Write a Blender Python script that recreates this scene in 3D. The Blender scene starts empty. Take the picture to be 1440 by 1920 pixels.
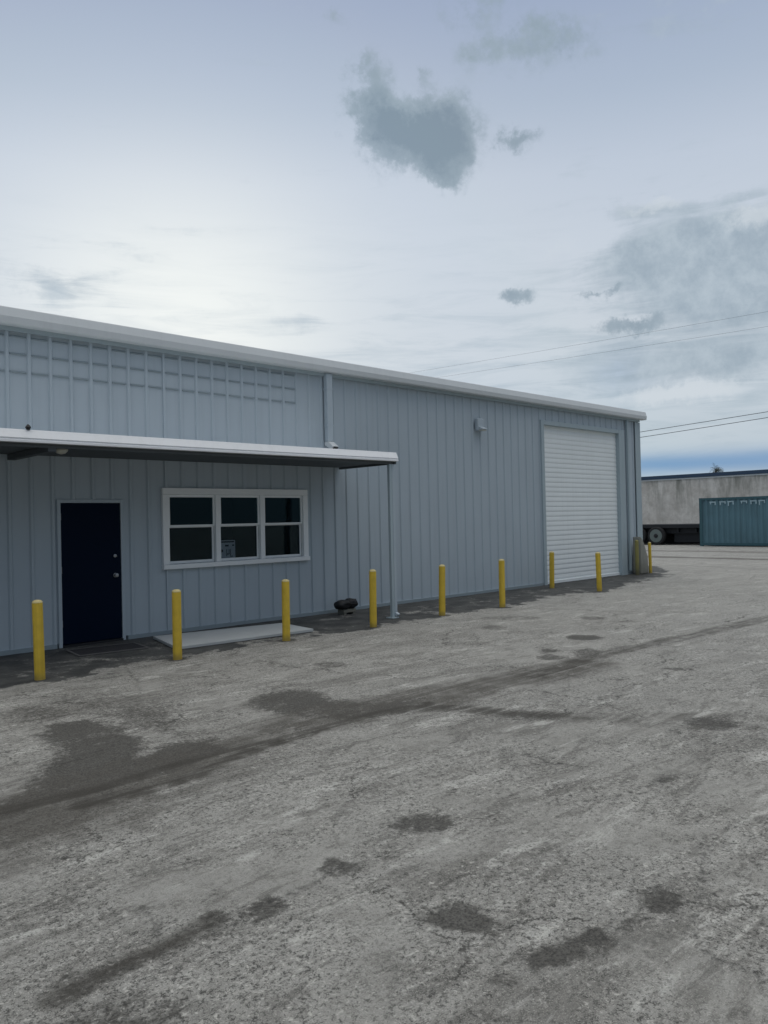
import bpy, bmesh, math, random
import numpy as np
from mathutils import Matrix, Vector
random.seed(7)
S = bpy.context.scene
COL = S.collection
# ---------------------------------------------------------------- camera
cam_d = bpy.data.cameras.new('camera'); cam = bpy.data.objects.new('camera', cam_d); COL.objects.link(cam)
cam_d.sensor_fit = 'VERTICAL'; cam_d.sensor_height = 36.0; cam_d.lens = 1442/1920*36
cam_d.clip_start = .05; cam_d.clip_end = 3000
CM = ((0.72202811,-0.00911531,0.69180367),(-0.69149799,0.02300039,0.72201213),(-0.02249311,-0.9996939,0.01030371))
m3 = Matrix(((CM[0][0],-CM[0][1],-CM[0][2]),(CM[1][0],-CM[1][1],-CM[1][2]),(CM[2][0],-CM[2][1],-CM[2][2])))
mw = m3.to_4x4(); mw.translation = (0,0,1.72); cam.matrix_world = mw
S.camera = cam
S.render.resolution_x = 768; S.render.resolution_y = 1024
S.view_settings.view_transform = 'Standard'; S.view_settings.look = 'None'
S.view_settings.gamma = 1; S.view_settings.exposure = -0.18
try: S.view_settings.use_curve_mapping = False
except Exception: pass
# marks on the ground in metres and cloud directions
POLYS=[([(2.37, 6.67), (2.55, 6.91), (2.81, 6.8), (2.85, 6.44), (2.87, 5.87), (2.63, 5.44), (3.0, 5.56), (3.23, 5.39), (3.21, 5.11), (2.91, 5.0), (2.55, 4.96), (2.16, 4.95), (1.81, 5.01), (1.49, 4.91), (1.6, 5.24), (1.83, 5.35), (2.05, 5.68), (2.31, 6.06), (2.3, 6.28)], 1.0, 0.1, 0.5), ([(4.16, 6.32), (4.45, 6.5), (4.78, 6.45), (4.92, 6.13), (4.79, 5.75), (4.92, 5.34), (5.45, 5.15), (4.94, 4.94), (4.31, 5.09), (4.12, 5.6), (4.04, 5.98)], 0.8, 0.12, 0.5), ([(2.44, 7.97), (3.02, 8.17), (3.51, 7.99), (3.8, 7.26), (3.41, 6.13), (3.16, 6.14), (2.9, 6.84), (2.51, 7.29)], 0.42, 0.3, 1.0), ([(3.1, 7.06), (3.46, 6.71), (3.31, 5.37), (3.01, 5.59), (2.94, 6.27)], 0.4, 0.3, 1.0), ([(9.69, 5.72), (9.57, 5.68), (9.43, 5.71), (9.33, 5.8), (9.27, 5.92), (9.29, 6.04), (9.37, 6.13), (9.49, 6.17), (9.63, 6.15), (9.74, 6.06), (9.8, 5.93), (9.78, 5.81)], 0.9, 0.05, 0.35), ([(8.59, 5.1), (8.43, 5.03), (8.29, 5.01), (8.2, 5.05), (8.18, 5.14), (8.25, 5.25), (8.38, 5.36), (8.54, 5.44), (8.7, 5.46), (8.79, 5.42), (8.8, 5.32), (8.73, 5.2)], 0.7, 0.05, 0.35), ([(8.44, 5.6), (8.36, 5.57), (8.28, 5.58), (8.22, 5.62), (8.2, 5.68), (8.21, 5.75), (8.27, 5.81), (8.35, 5.84), (8.43, 5.84), (8.49, 5.8), (8.51, 5.73), (8.49, 5.66)], 0.8, 0.05, 0.35), ([(8.06, 5.28), (7.97, 5.25), (7.88, 5.26), (7.8, 5.31), (7.77, 5.39), (7.79, 5.47), (7.85, 5.54), (7.94, 5.58), (8.03, 5.57), (8.11, 5.52), (8.14, 5.44), (8.12, 5.35)], 0.8, 0.05, 0.35), ([(11.58, 6.78), (11.48, 6.75), (11.37, 6.77), (11.29, 6.84), (11.25, 6.93), (11.27, 7.03), (11.34, 7.11), (11.44, 7.14), (11.56, 7.12), (11.64, 7.05), (11.68, 6.95), (11.66, 6.85)], 0.7, 0.05, 0.35), ([(4.86, 2.32), (4.8, 2.31), (4.75, 2.32), (4.7, 2.35), (4.68, 2.39), (4.69, 2.43), (4.73, 2.46), (4.78, 2.47), (4.84, 2.46), (4.88, 2.43), (4.9, 2.39), (4.89, 2.35)], 0.75, 0.05, 0.35), ([(3.31, 2.88), (3.24, 2.85), (3.16, 2.88), (3.08, 2.94), (3.03, 3.02), (3.01, 3.1), (3.04, 3.17), (3.1, 3.2), (3.19, 3.18), (3.27, 3.11), (3.33, 3.03), (3.34, 2.94)], 0.85, 0.05, 0.35), ([(3.66, 3.15), (3.61, 3.12), (3.56, 3.12), (3.52, 3.15), (3.5, 3.19), (3.51, 3.23), (3.54, 3.28), (3.59, 3.3), (3.64, 3.3), (3.68, 3.28), (3.69, 3.24), (3.69, 3.19)], 0.6, 0.05, 0.35), ([(2.55, 2.91), (2.51, 2.89), (2.47, 2.89), (2.43, 2.92), (2.41, 2.96), (2.4, 3.0), (2.42, 3.04), (2.46, 3.07), (2.5, 3.07), (2.54, 3.04), (2.56, 3.0), (2.57, 2.95)], 0.9, 0.05, 0.35), ([(2.07, 2.84), (2.03, 2.81), (1.98, 2.79), (1.93, 2.8), (1.9, 2.83), (1.89, 2.88), (1.9, 2.92), (1.93, 2.96), (1.98, 2.98), (2.03, 2.97), (2.07, 2.94), (2.08, 2.89)], 0.85, 0.05, 0.35), ([(1.85, 2.93), (1.81, 2.89), (1.77, 2.87), (1.73, 2.87), (1.69, 2.89), (1.68, 2.93), (1.69, 2.98), (1.72, 3.02), (1.76, 3.05), (1.81, 3.05), (1.84, 3.03), (1.86, 2.98)], 0.75, 0.05, 0.35), ([(2.61, 2.07), (2.55, 2.05), (2.48, 2.07), (2.42, 2.12), (2.39, 2.2), (2.38, 2.27), (2.41, 2.32), (2.47, 2.35), (2.54, 2.33), (2.61, 2.28), (2.64, 2.2), (2.64, 2.13)], 0.95, 0.05, 0.35), ([(3.31, 1.58), (3.25, 1.56), (3.18, 1.57), (3.13, 1.6), (3.11, 1.65), (3.12, 1.69), (3.16, 1.73), (3.22, 1.75), (3.29, 1.74), (3.34, 1.71), (3.36, 1.66), (3.35, 1.61)], 0.9, 0.05, 0.35), ([(3.1, 1.67), (3.07, 1.65), (3.03, 1.64), (2.98, 1.64), (2.94, 1.65), (2.93, 1.67), (2.93, 1.68), (2.96, 1.7), (3.0, 1.71), (3.04, 1.71), (3.08, 1.7), (3.1, 1.68)], 0.55, 0.05, 0.35), ([(2.87, 1.66), (2.79, 1.63), (2.67, 1.64), (2.54, 1.67), (2.44, 1.71), (2.39, 1.77), (2.4, 1.82), (2.47, 1.86), (2.58, 1.86), (2.72, 1.83), (2.84, 1.78), (2.89, 1.72)], 0.95, 0.05, 0.35), ([(2.35, 1.75), (2.33, 1.74), (2.29, 1.75), (2.26, 1.77), (2.24, 1.81), (2.23, 1.84), (2.24, 1.86), (2.27, 1.87), (2.31, 1.87), (2.34, 1.84), (2.36, 1.81), (2.37, 1.77)], 0.55, 0.05, 0.35), ([(8.35, 3.82), (8.3, 3.82), (8.22, 3.85), (8.16, 3.91), (8.12, 3.98), (8.11, 4.05), (8.13, 4.09), (8.19, 4.09), (8.26, 4.06), (8.33, 3.99), (8.37, 3.92), (8.38, 3.86)], 0.7, 0.05, 0.35), ([(9.69, 7.39), (9.56, 7.33), (9.43, 7.32), (9.34, 7.38), (9.3, 7.49), (9.34, 7.62), (9.43, 7.73), (9.57, 7.81), (9.7, 7.81), (9.8, 7.75), (9.84, 7.64), (9.79, 7.5)], 0.5, 0.05, 0.35), ([(6.07, 7.0), (6.0, 6.96), (5.9, 6.97), (5.82, 7.04), (5.76, 7.15), (5.75, 7.26), (5.78, 7.35), (5.86, 7.4), (5.95, 7.38), (6.04, 7.31), (6.1, 7.2), (6.11, 7.09)], 0.6, 0.05, 0.35), ([(6.44, 6.65), (6.38, 6.62), (6.32, 6.62), (6.26, 6.66), (6.23, 6.73), (6.23, 6.81), (6.26, 6.87), (6.32, 6.91), (6.39, 6.91), (6.45, 6.86), (6.48, 6.79), (6.48, 6.72)], 0.5, 0.05, 0.35), ([(6.36, 2.52), (6.25, 2.51), (6.16, 2.56), (6.09, 2.65), (6.08, 2.77), (6.12, 2.87), (6.2, 2.94), (6.31, 2.96), (6.41, 2.91), (6.48, 2.81), (6.49, 2.69), (6.44, 2.59)], 0.75, 0.05, 0.35), ([(6.12, 2.22), (6.06, 2.22), (5.99, 2.24), (5.93, 2.28), (5.9, 2.34), (5.9, 2.39), (5.94, 2.42), (6.0, 2.42), (6.07, 2.4), (6.13, 2.36), (6.16, 2.3), (6.16, 2.25)], 0.5, 0.05, 0.35), ([(5.75, 3.73), (5.66, 3.72), (5.54, 3.78), (5.42, 3.88), (5.34, 4.01), (5.3, 4.13), (5.33, 4.21), (5.42, 4.22), (5.54, 4.16), (5.66, 4.05), (5.75, 3.92), (5.79, 3.8)], 0.5, 0.05, 0.35), ([(3.57, 2.77), (3.53, 2.76), (3.5, 2.77), (3.46, 2.79), (3.44, 2.82), (3.44, 2.86), (3.46, 2.89), (3.49, 2.9), (3.53, 2.89), (3.57, 2.87), (3.58, 2.84), (3.58, 2.8)], 0.4, 0.05, 0.35), ([(3.4, 2.29), (3.35, 2.27), (3.3, 2.28), (3.25, 2.32), (3.22, 2.36), (3.22, 2.41), (3.25, 2.45), (3.3, 2.46), (3.35, 2.45), (3.4, 2.42), (3.43, 2.37), (3.43, 2.32)], 0.35, 0.05, 0.35), ([(4.07, 1.7), (4.04, 1.71), (3.99, 1.73), (3.94, 1.77), (3.91, 1.82), (3.89, 1.86), (3.9, 1.88), (3.94, 1.88), (3.99, 1.86), (4.04, 1.81), (4.07, 1.76), (4.09, 1.72)], 0.4, 0.05, 0.35), ([(4.49, 1.89), (4.46, 1.89), (4.42, 1.9), (4.38, 1.93), (4.36, 1.97), (4.35, 2.0), (4.37, 2.02), (4.4, 2.02), (4.44, 2.0), (4.48, 1.97), (4.5, 1.94), (4.5, 1.91)], 0.35, 0.05, 0.35), ([(1.39, 2.46), (1.34, 2.44), (1.27, 2.46), (1.18, 2.51), (1.1, 2.59), (1.05, 2.67), (1.04, 2.73), (1.08, 2.76), (1.16, 2.74), (1.25, 2.69), (1.34, 2.61), (1.39, 2.52)], 0.7, 0.05, 0.35), ([(1.17, 2.89), (1.13, 2.83), (1.1, 2.8), (1.07, 2.81), (1.06, 2.84), (1.06, 2.91), (1.08, 2.98), (1.11, 3.04), (1.15, 3.08), (1.18, 3.07), (1.19, 3.03), (1.19, 2.96)], 0.55, 0.05, 0.35), ([(1.74, 2.25), (1.73, 2.24), (1.72, 2.24), (1.7, 2.25), (1.69, 2.27), (1.69, 2.29), (1.69, 2.3), (1.71, 2.31), (1.72, 2.3), (1.74, 2.29), (1.75, 2.28), (1.75, 2.26)], 0.4, 0.05, 0.35), ([(1.61, 2.96), (1.58, 2.93), (1.54, 2.9), (1.48, 2.87), (1.42, 2.86), (1.38, 2.86), (1.37, 2.88), (1.39, 2.91), (1.43, 2.94), (1.49, 2.97), (1.55, 2.98), (1.59, 2.98)], 0.6, 0.05, 0.35), ([(1.39, 2.95), (1.37, 2.92), (1.32, 2.89), (1.25, 2.86), (1.2, 2.85), (1.16, 2.86), (1.14, 2.88), (1.16, 2.91), (1.21, 2.94), (1.27, 2.97), (1.33, 2.98), (1.37, 2.98)], 0.65, 0.05, 0.35), ([(2.15, 1.64), (2.12, 1.63), (2.08, 1.65), (2.04, 1.69), (2.01, 1.73), (1.99, 1.77), (2.0, 1.79), (2.02, 1.8), (2.06, 1.78), (2.11, 1.74), (2.14, 1.7), (2.16, 1.66)], 0.5, 0.05, 0.35), ([(1.68, 2.88), (1.66, 2.86), (1.63, 2.85), (1.6, 2.85), (1.57, 2.86), (1.55, 2.88), (1.55, 2.9), (1.56, 2.92), (1.59, 2.93), (1.63, 2.93), (1.66, 2.92), (1.68, 2.9)], 0.5, 0.05, 0.35), ([(2.98, 3.67), (2.96, 3.65), (2.95, 3.65), (2.94, 3.65), (2.93, 3.66), (2.94, 3.68), (2.95, 3.7), (2.97, 3.72), (2.98, 3.72), (2.99, 3.72), (3.0, 3.71), (2.99, 3.69)], 0.6, 0.05, 0.35), ([(2.97, 2.33), (2.96, 2.32), (2.94, 2.33), (2.93, 2.33), (2.92, 2.35), (2.92, 2.36), (2.93, 2.37), (2.94, 2.38), (2.96, 2.38), (2.97, 2.37), (2.98, 2.36), (2.98, 2.34)], 0.6, 0.05, 0.35), ([(2.89, 2.83), (2.82, 2.79), (2.73, 2.79), (2.67, 2.84), (2.62, 2.91), (2.62, 3.0), (2.66, 3.08), (2.73, 3.12), (2.82, 3.12), (2.89, 3.08), (2.94, 3.0), (2.93, 2.9)], 0.3, 0.05, 0.35), ([(3.25, 1.2), (3.21, 1.19), (3.18, 1.19), (3.16, 1.2), (3.16, 1.21), (3.17, 1.23), (3.21, 1.24), (3.25, 1.25), (3.28, 1.26), (3.3, 1.25), (3.3, 1.23), (3.28, 1.22)], 0.4, 0.05, 0.35), ([(2.71, 1.08), (2.68, 1.09), (2.65, 1.1), (2.61, 1.13), (2.58, 1.17), (2.57, 1.2), (2.58, 1.21), (2.61, 1.21), (2.64, 1.19), (2.68, 1.16), (2.71, 1.13), (2.72, 1.1)], 0.35, 0.05, 0.35), ([(2.74, 7.17), (2.66, 7.04), (2.54, 7.01), (2.43, 7.08), (2.35, 7.23), (2.31, 7.43), (2.34, 7.63), (2.42, 7.78), (2.54, 7.82), (2.66, 7.75), (2.75, 7.58), (2.78, 7.36)], 0.4, 0.05, 0.35), ([(9.8, 6.41), (9.7, 6.41), (9.55, 6.52), (9.39, 6.69), (9.27, 6.88), (9.21, 7.05), (9.23, 7.15), (9.34, 7.15), (9.49, 7.05), (9.65, 6.87), (9.78, 6.67), (9.83, 6.5)], 0.35, 0.05, 0.35), ([(11.54, 6.05), (11.45, 6.04), (11.35, 6.08), (11.25, 6.17), (11.2, 6.28), (11.2, 6.38), (11.25, 6.45), (11.34, 6.46), (11.45, 6.41), (11.54, 6.32), (11.59, 6.21), (11.59, 6.11)], 0.4, 0.05, 0.35), ([(7.45, 6.46), (7.38, 6.45), (7.29, 6.5), (7.19, 6.59), (7.12, 6.71), (7.09, 6.81), (7.1, 6.88), (7.17, 6.89), (7.27, 6.84), (7.36, 6.75), (7.44, 6.63), (7.47, 6.52)], 0.35, 0.05, 0.35), ([(8.36, 6.66), (8.26, 6.64), (8.12, 6.71), (7.99, 6.83), (7.9, 6.99), (7.87, 7.14), (7.9, 7.24), (8.0, 7.26), (8.14, 7.2), (8.27, 7.07), (8.37, 6.91), (8.4, 6.76)], 0.4, 0.05, 0.35), ([(10.99, 7.6), (10.83, 7.57), (10.63, 7.67), (10.45, 7.86), (10.32, 8.1), (10.28, 8.32), (10.35, 8.47), (10.5, 8.5), (10.71, 8.4), (10.9, 8.2), (11.03, 7.96), (11.06, 7.73)], 0.45, 0.05, 0.35), ([(7.84, 3.26), (7.78, 3.28), (7.68, 3.35), (7.57, 3.47), (7.48, 3.59), (7.43, 3.69), (7.44, 3.74), (7.5, 3.73), (7.6, 3.65), (7.72, 3.53), (7.81, 3.41), (7.85, 3.31)], 0.3, 0.05, 0.35), ([(6.57, 3.68), (6.52, 3.68), (6.45, 3.71), (6.37, 3.78), (6.32, 3.86), (6.3, 3.93), (6.32, 3.97), (6.37, 3.98), (6.45, 3.94), (6.52, 3.87), (6.58, 3.79), (6.6, 3.72)], 0.3, 0.05, 0.35), ([(6.75, 3.81), (6.71, 3.8), (6.66, 3.83), (6.61, 3.87), (6.58, 3.92), (6.58, 3.96), (6.59, 3.99), (6.64, 4.0), (6.69, 3.98), (6.73, 3.94), (6.76, 3.88), (6.77, 3.84)], 0.3, 0.05, 0.35), ([(5.66, 7.78), (5.6, 7.74), (5.52, 7.75), (5.45, 7.81), (5.39, 7.91), (5.38, 8.01), (5.4, 8.09), (5.46, 8.13), (5.54, 8.12), (5.62, 8.06), (5.67, 7.96), (5.68, 7.86)], 0.4, 0.05, 0.35), ([(4.09, 3.11), (4.01, 3.08), (3.91, 3.1), (3.82, 3.16), (3.77, 3.25), (3.76, 3.34), (3.81, 3.42), (3.89, 3.45), (3.99, 3.44), (4.08, 3.37), (4.14, 3.28), (4.14, 3.18)], 0.2, 0.05, 0.35), ([(4.63, 2.88), (4.61, 2.89), (4.58, 2.94), (4.56, 3.01), (4.54, 3.08), (4.53, 3.14), (4.54, 3.17), (4.56, 3.16), (4.59, 3.11), (4.62, 3.04), (4.63, 2.97), (4.64, 2.91)], 0.4, 0.05, 0.35), ([(1.61, 3.47), (1.52, 3.4), (1.36, 3.4), (1.19, 3.47), (1.03, 3.59), (0.93, 3.73), (0.91, 3.85), (0.97, 3.94), (1.12, 3.96), (1.31, 3.89), (1.49, 3.76), (1.6, 3.61)], 0.3, 0.3, 1.2), ([(2.08, 3.13), (2.02, 3.11), (1.87, 3.13), (1.7, 3.17), (1.54, 3.22), (1.44, 3.28), (1.41, 3.33), (1.46, 3.35), (1.58, 3.34), (1.76, 3.3), (1.93, 3.24), (2.05, 3.18)], 0.35, 0.3, 1.2), ([(2.32, 1.94), (2.22, 1.93), (2.07, 1.99), (1.92, 2.12), (1.79, 2.27), (1.73, 2.43), (1.74, 2.54), (1.84, 2.58), (2.0, 2.52), (2.17, 2.38), (2.3, 2.2), (2.36, 2.04)], 0.12, 0.3, 1.2), ([(5.2, 2.21), (4.93, 2.19), (4.63, 2.31), (4.36, 2.53), (4.18, 2.8), (4.13, 3.07), (4.24, 3.27), (4.5, 3.34), (4.84, 3.23), (5.16, 2.98), (5.35, 2.66), (5.36, 2.38)], 0.15, 0.3, 1.2), ([(3.23, 3.63), (3.09, 3.59), (2.85, 3.62), (2.57, 3.7), (2.32, 3.82), (2.17, 3.93), (2.14, 4.03), (2.24, 4.08), (2.46, 4.07), (2.75, 3.99), (3.03, 3.87), (3.2, 3.74)], 0.2, 0.3, 1.2), ([(3.71, 1.37), (3.61, 1.36), (3.5, 1.4), (3.41, 1.47), (3.36, 1.55), (3.36, 1.63), (3.41, 1.69), (3.5, 1.7), (3.62, 1.67), (3.72, 1.6), (3.77, 1.51), (3.77, 1.42)], 0.15, 0.3, 1.2), ([(4.13, 2.5), (3.98, 2.47), (3.81, 2.52), (3.66, 2.64), (3.56, 2.79), (3.54, 2.95), (3.61, 3.07), (3.75, 3.12), (3.93, 3.07), (4.1, 2.95), (4.2, 2.78), (4.21, 2.61)], 0.15, 0.3, 1.2), ([(5.41, 3.13), (5.28, 3.11), (5.11, 3.18), (4.96, 3.31), (4.85, 3.48), (4.81, 3.63), (4.86, 3.74), (4.99, 3.77), (5.16, 3.7), (5.33, 3.56), (5.45, 3.38), (5.47, 3.22)], 0.2, 0.3, 1.2), ([(4.42, 3.8), (4.31, 3.79), (4.14, 3.87), (3.96, 4.02), (3.82, 4.22), (3.75, 4.4), (3.78, 4.53), (3.89, 4.56), (4.06, 4.48), (4.25, 4.31), (4.4, 4.11), (4.46, 3.92)], 0.12, 0.3, 1.2)]
TRACKS=[([(1.26, 4.88), (1.7, 4.98), (2.23, 5.11), (3.38, 5.23), (4.5, 5.31), (5.45, 5.15), (6.16, 5.06), (6.95, 4.96), (7.8, 4.89)], 0.4, 0.78, 0.3), ([(6.95, 4.96), (8.53, 5.05), (10.66, 4.87), (13.08, 4.73), (16.05, 4.29)], 0.14, 0.6, 0.2), ([(4.43, 5.23), (5.33, 4.64), (5.59, 4.0), (5.97, 3.45), (6.43, 2.95), (6.86, 2.25)], 0.1, 0.45, 0.12), ([(5.14, 4.86), (5.51, 3.95), (5.79, 3.34), (6.03, 2.86), (6.56, 2.15)], 0.09, 0.45, 0.12), ([(1.32, 5.1), (1.63, 5.05), (2.17, 4.98), (2.73, 5.07), (3.43, 5.09)], 0.07, 0.6, 0.08), ([(1.92, 4.79), (2.39, 4.74), (2.73, 4.77), (3.12, 4.9), (3.63, 5.01), (4.25, 5.01), (4.75, 5.02), (5.25, 4.96)], 0.06, 0.8, 0.09), ([(1.21, 4.52), (1.39, 4.58), (1.68, 4.59), (2.14, 4.52), (2.8, 4.68)], 0.35, 0.55, 0.35), ([(1.06, 2.91), (1.27, 2.93), (1.52, 2.94), (1.77, 2.98)], 0.05, 0.6, 0.08), ([(4.62, 4.88), (5.38, 4.43), (6.74, 4.18), (10.17, 3.69)], 0.3, 0.15, 0.4)]
CRACKS=[[(3.84, 1.73), (3.49, 1.6), (3.08, 1.44), (3.0, 1.32), (3.0, 1.19), (2.97, 1.1)], [(4.2, 9.0), (3.97, 8.29), (3.63, 7.46)], [(4.7, 2.42), (4.32, 2.43), (4.05, 2.53)], [(1.59, 3.31), (1.56, 3.11), (1.55, 3.0)], [(4.88, 8.61), (4.77, 7.81), (4.64, 7.27)], [(5.53, 7.93), (5.55, 7.37)], [(4.31, 3.27), (4.59, 3.02), (4.61, 3.4)], [(2.5, 2.97), (2.25, 2.91), (1.94, 2.94)], [(3.08, 1.44), (2.82, 1.58), (2.8, 1.64)]]
STRIP=[(2.4, 8.83), (2.73, 8.9), (3.16, 8.94), (3.72, 8.88), (4.17, 8.93), (4.83, 8.91), (5.48, 9.1), (6.64, 8.99), (7.36, 9.15), (8.41, 9.09), (9.14, 9.29), (10.19, 9.19), (10.94, 9.2), (11.75, 9.09), (12.84, 9.32), (14.55, 9.49), (15.4, 9.07), (17.38, 9.5), (20.38, 10.16)]
SKY_DARK=[((0.6043, 0.6376, 0.4779), 0.028, 0.0367, 1.0), ((0.6381, 0.6155, 0.4625), 0.0467, 0.0253, 0.8), ((0.6701, 0.5822, 0.4604), 0.0347, 0.032, 1.05), ((0.6516, 0.6163, 0.4423), 0.0567, 0.0307, 1.1), ((0.6859, 0.5889, 0.4275), 0.028, 0.0267, 0.8), ((0.6877, 0.5994, 0.4096), 0.0213, 0.012, 0.55), ((0.5893, 0.6246, 0.5124), 0.0167, 0.02, 0.35), ((0.6379, 0.5844, 0.5016), 0.0093, 0.0107, 0.45), ((0.6997, 0.5678, 0.4336), 0.0107, 0.0233, 0.4), ((0.7297, 0.525, 0.438), 0.0213, 0.012, 0.95), ((0.7744, 0.5709, 0.2725), 0.0267, 0.01, 0.95), ((0.8345, 0.4812, 0.2685), 0.0267, 0.006, 0.85), ((0.8592, 0.4574, 0.2291), 0.0427, 0.0113, 1.0), ((0.7175, 0.4673, 0.5165), 0.06, 0.0267, 0.62), ((0.6478, 0.5249, 0.5521), 0.0533, 0.0167, 0.45), ((0.6704, 0.5294, 0.5199), 0.04, 0.02, 0.35), ((0.5529, 0.6269, 0.5489), 0.0133, 0.012, 0.4)]
SKY_BANK=[((0.9031, 0.3455, 0.2552), 0.14, 0.0733, 0.3), ((0.8808, 0.4319, 0.194), 0.1467, 0.0267, 0.2), ((0.8921, 0.3341, 0.3043), 0.0867, 0.0433, 1.0), ((0.8764, 0.3884, 0.2848), 0.1, 0.04, 0.8), ((0.8322, 0.4294, 0.3509), 0.0467, 0.0167, 0.5), ((0.912, 0.3316, 0.2415), 0.0933, 0.0333, 0.7), ((0.8613, 0.4777, 0.1731), 0.1067, 0.03, 0.45), ((0.8402, 0.4484, 0.305), 0.04, 0.0267, 0.3), ((0.7739, 0.4903, 0.4009), 0.04, 0.0167, 0.3), ((0.3403, 0.8971, 0.2818), 0.0533, 0.0333, 0.45), ((0.6058, 0.7553, 0.25), 0.0333, 0.0233, 0.3), ((0.917, 0.3591, 0.1738), 0.0867, 0.0267, 0.6), ((0.7733, 0.3638, 0.5193), 0.1733, 0.04, 0.3)]
SKY_LITE=[((0.4882, 0.8313, 0.2659), 0.1, 0.06, 0.8), ((0.5931, 0.7663, 0.2468), 0.1267, 0.06, 0.6), ((0.8855, 0.4425, 0.1413), 0.06, 0.0147, 0.9), ((0.8847, 0.3248, 0.3343), 0.03, 0.0147, 0.95), ((0.8391, 0.4132, 0.3539), 0.04, 0.0107, 0.7), ((0.906, 0.3992, 0.1408), 0.04, 0.016, 0.6), ((0.8132, 0.4887, 0.3161), 0.08, 0.0333, 0.35), ((0.9287, 0.3403, 0.1475), 0.04, 0.0147, 0.4), ((0.8336, 0.5038, 0.2264), 0.08, 0.02, 0.35)]
SKY_BLUE=[((0.9173, 0.3935, 0.0606), 0.4, 0.0133, 1.0), ((0.8624, 0.4747, 0.1761), 0.04, 0.0267, 0.35)]
GLOW=[(0.5016, 0.8297, 0.2448), (0.3682, 0.8906, 0.267)]
# ---------------------------------------------------------------- world: overcast evening sky
def lin(c):
    return tuple((x/255/12.92 if x/255 <= .04045 else ((x/255+.055)/1.055)**2.4) for x in c)
world = bpy.data.worlds.new('World'); S.world = world; world.use_nodes = True
nt = world.node_tree; nt.nodes.clear()
class NB:
    def __init__(s, nt): s.nt = nt
    def n(s, t, **k):
        x = s.nt.nodes.new(t)
        for a, b in k.items(): setattr(x, a, b)
        return x
    def put(s, sock, v):
        if isinstance(v, bpy.types.NodeSocket): s.nt.links.new(v, sock)
        else: sock.default_value = v
    def math(s, op, a, b=None, c=None, clamp=False):
        x = s.n('ShaderNodeMath', operation=op, use_clamp=clamp); s.put(x.inputs[0], a)
        if b is not None: s.put(x.inputs[1], b)
        if c is not None: s.put(x.inputs[2], c)
        return x.outputs[0]
    def vec(s, op, a, b=None, c=None):
        x = s.n('ShaderNodeVectorMath', operation=op); s.put(x.inputs[0], a)
        if b is not None: s.put(x.inputs[1], b)
        if c is not None: s.put(x.inputs[2], c)
        return x.outputs['Value'] if op in ('DOT_PRODUCT','LENGTH') else x.outputs[0]
    def mix(s, f, a, b, bt='MIX'):
        x = s.n('ShaderNodeMix', data_type='RGBA', blend_type=bt)
        s.put(x.inputs[0], f); s.put(x.inputs[6], a if isinstance(a, bpy.types.NodeSocket) else (*a,1)); s.put(x.inputs[7], b if isinstance(b, bpy.types.NodeSocket) else (*b,1))
        return x.outputs[2]
    def noise(s, vec, scale, detail=4, rough=.5, dist=0.):
        x = s.n('ShaderNodeTexNoise'); s.put(x.inputs['Vector'], vec); x.inputs['Scale'].default_value = scale
        x.inputs['Detail'].default_value = detail; x.inputs['Roughness'].default_value = rough; x.inputs['Distortion'].default_value = dist
        return x.outputs[0], x.outputs[1]
    def ss(s, v, a, b, lo=0., hi=1.):
        x = s.n('ShaderNodeMapRange', interpolation_type='SMOOTHSTEP'); s.put(x.inputs[0], v)
        for i, q in zip((1,2,3,4), (a,b,lo,hi)): s.put(x.inputs[i], q)
        return x.outputs[0]
    def ramp(s, f, stops):
        x = s.n('ShaderNodeValToRGB'); s.put(x.inputs[0], f); e = x.color_ramp.elements
        e[0].position = stops[0][0]; e[0].color = (*stops[0][1],1)
        e[1].position = stops[1][0]; e[1].color = (*stops[1][1],1)
        for p, c in stops[2:]: k = e.new(p); k.color = (*c,1)
        return x.outputs[0]
b = NB(nt)
SUN_DIR = Vector(GLOW[0]); SUN_DIR.z = .30; SUN_DIR.normalize()
sun_el = math.asin(SUN_DIR.z); sun_az = math.atan2(SUN_DIR.x, SUN_DIR.y)
D = b.n('ShaderNodeTexCoord').outputs['Generated']
sky = b.n('ShaderNodeTexSky', sky_type='NISHITA'); sky.sun_disc = False
sky.sun_elevation = sun_el; sky.sun_rotation = sun_az; sky.air_density = 1.0; sky.dust_density = 2.0; sky.ozone_density = 1.5
sep = b.n('ShaderNodeSeparateXYZ'); b.put(sep.inputs[0], D)
n1f, n1c = b.noise(D, 7., 6, .6)
n2f, n2c = b.noise(D, 26., 8, .68)
off = b.vec('SUBTRACT', n1c, (.5,.5,.5)); off2 = b.vec('SUBTRACT', n2c, (.5,.5,.5))
Dw = b.vec('ADD', D, b.vec('ADD', b.vec('SCALE', off), b.vec('SCALE', off2)))
for l in nt.nodes:
    if l.bl_idname == 'ShaderNodeVectorMath' and l.operation == 'SCALE': l.inputs[3].default_value = .05
def blobs(vec, L):
    tot = None
    for c, sa, sb, w in L:
        c = Vector(c).normalized(); u = Vector((c.y,-c.x,0)).normalized(); v = u.cross(c)
        q = b.math('ADD', b.math('POWER', b.math('ABSOLUTE', b.vec('DOT_PRODUCT', vec, tuple(u/sa))), 2.), b.math('POWER', b.math('ABSOLUTE', b.vec('DOT_PRODUCT', vec, tuple(v/sb))), 2.))
        front = b.math('GREATER_THAN', b.vec('DOT_PRODUCT', vec, tuple(c)), 0.)
        e = b.math('MULTIPLY', b.math('EXPONENT', b.math('MULTIPLY', q, -1.)), b.math('MULTIPLY', front, w))
        tot = e if tot is None else b.math('ADD', tot, e)
    return tot
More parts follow.
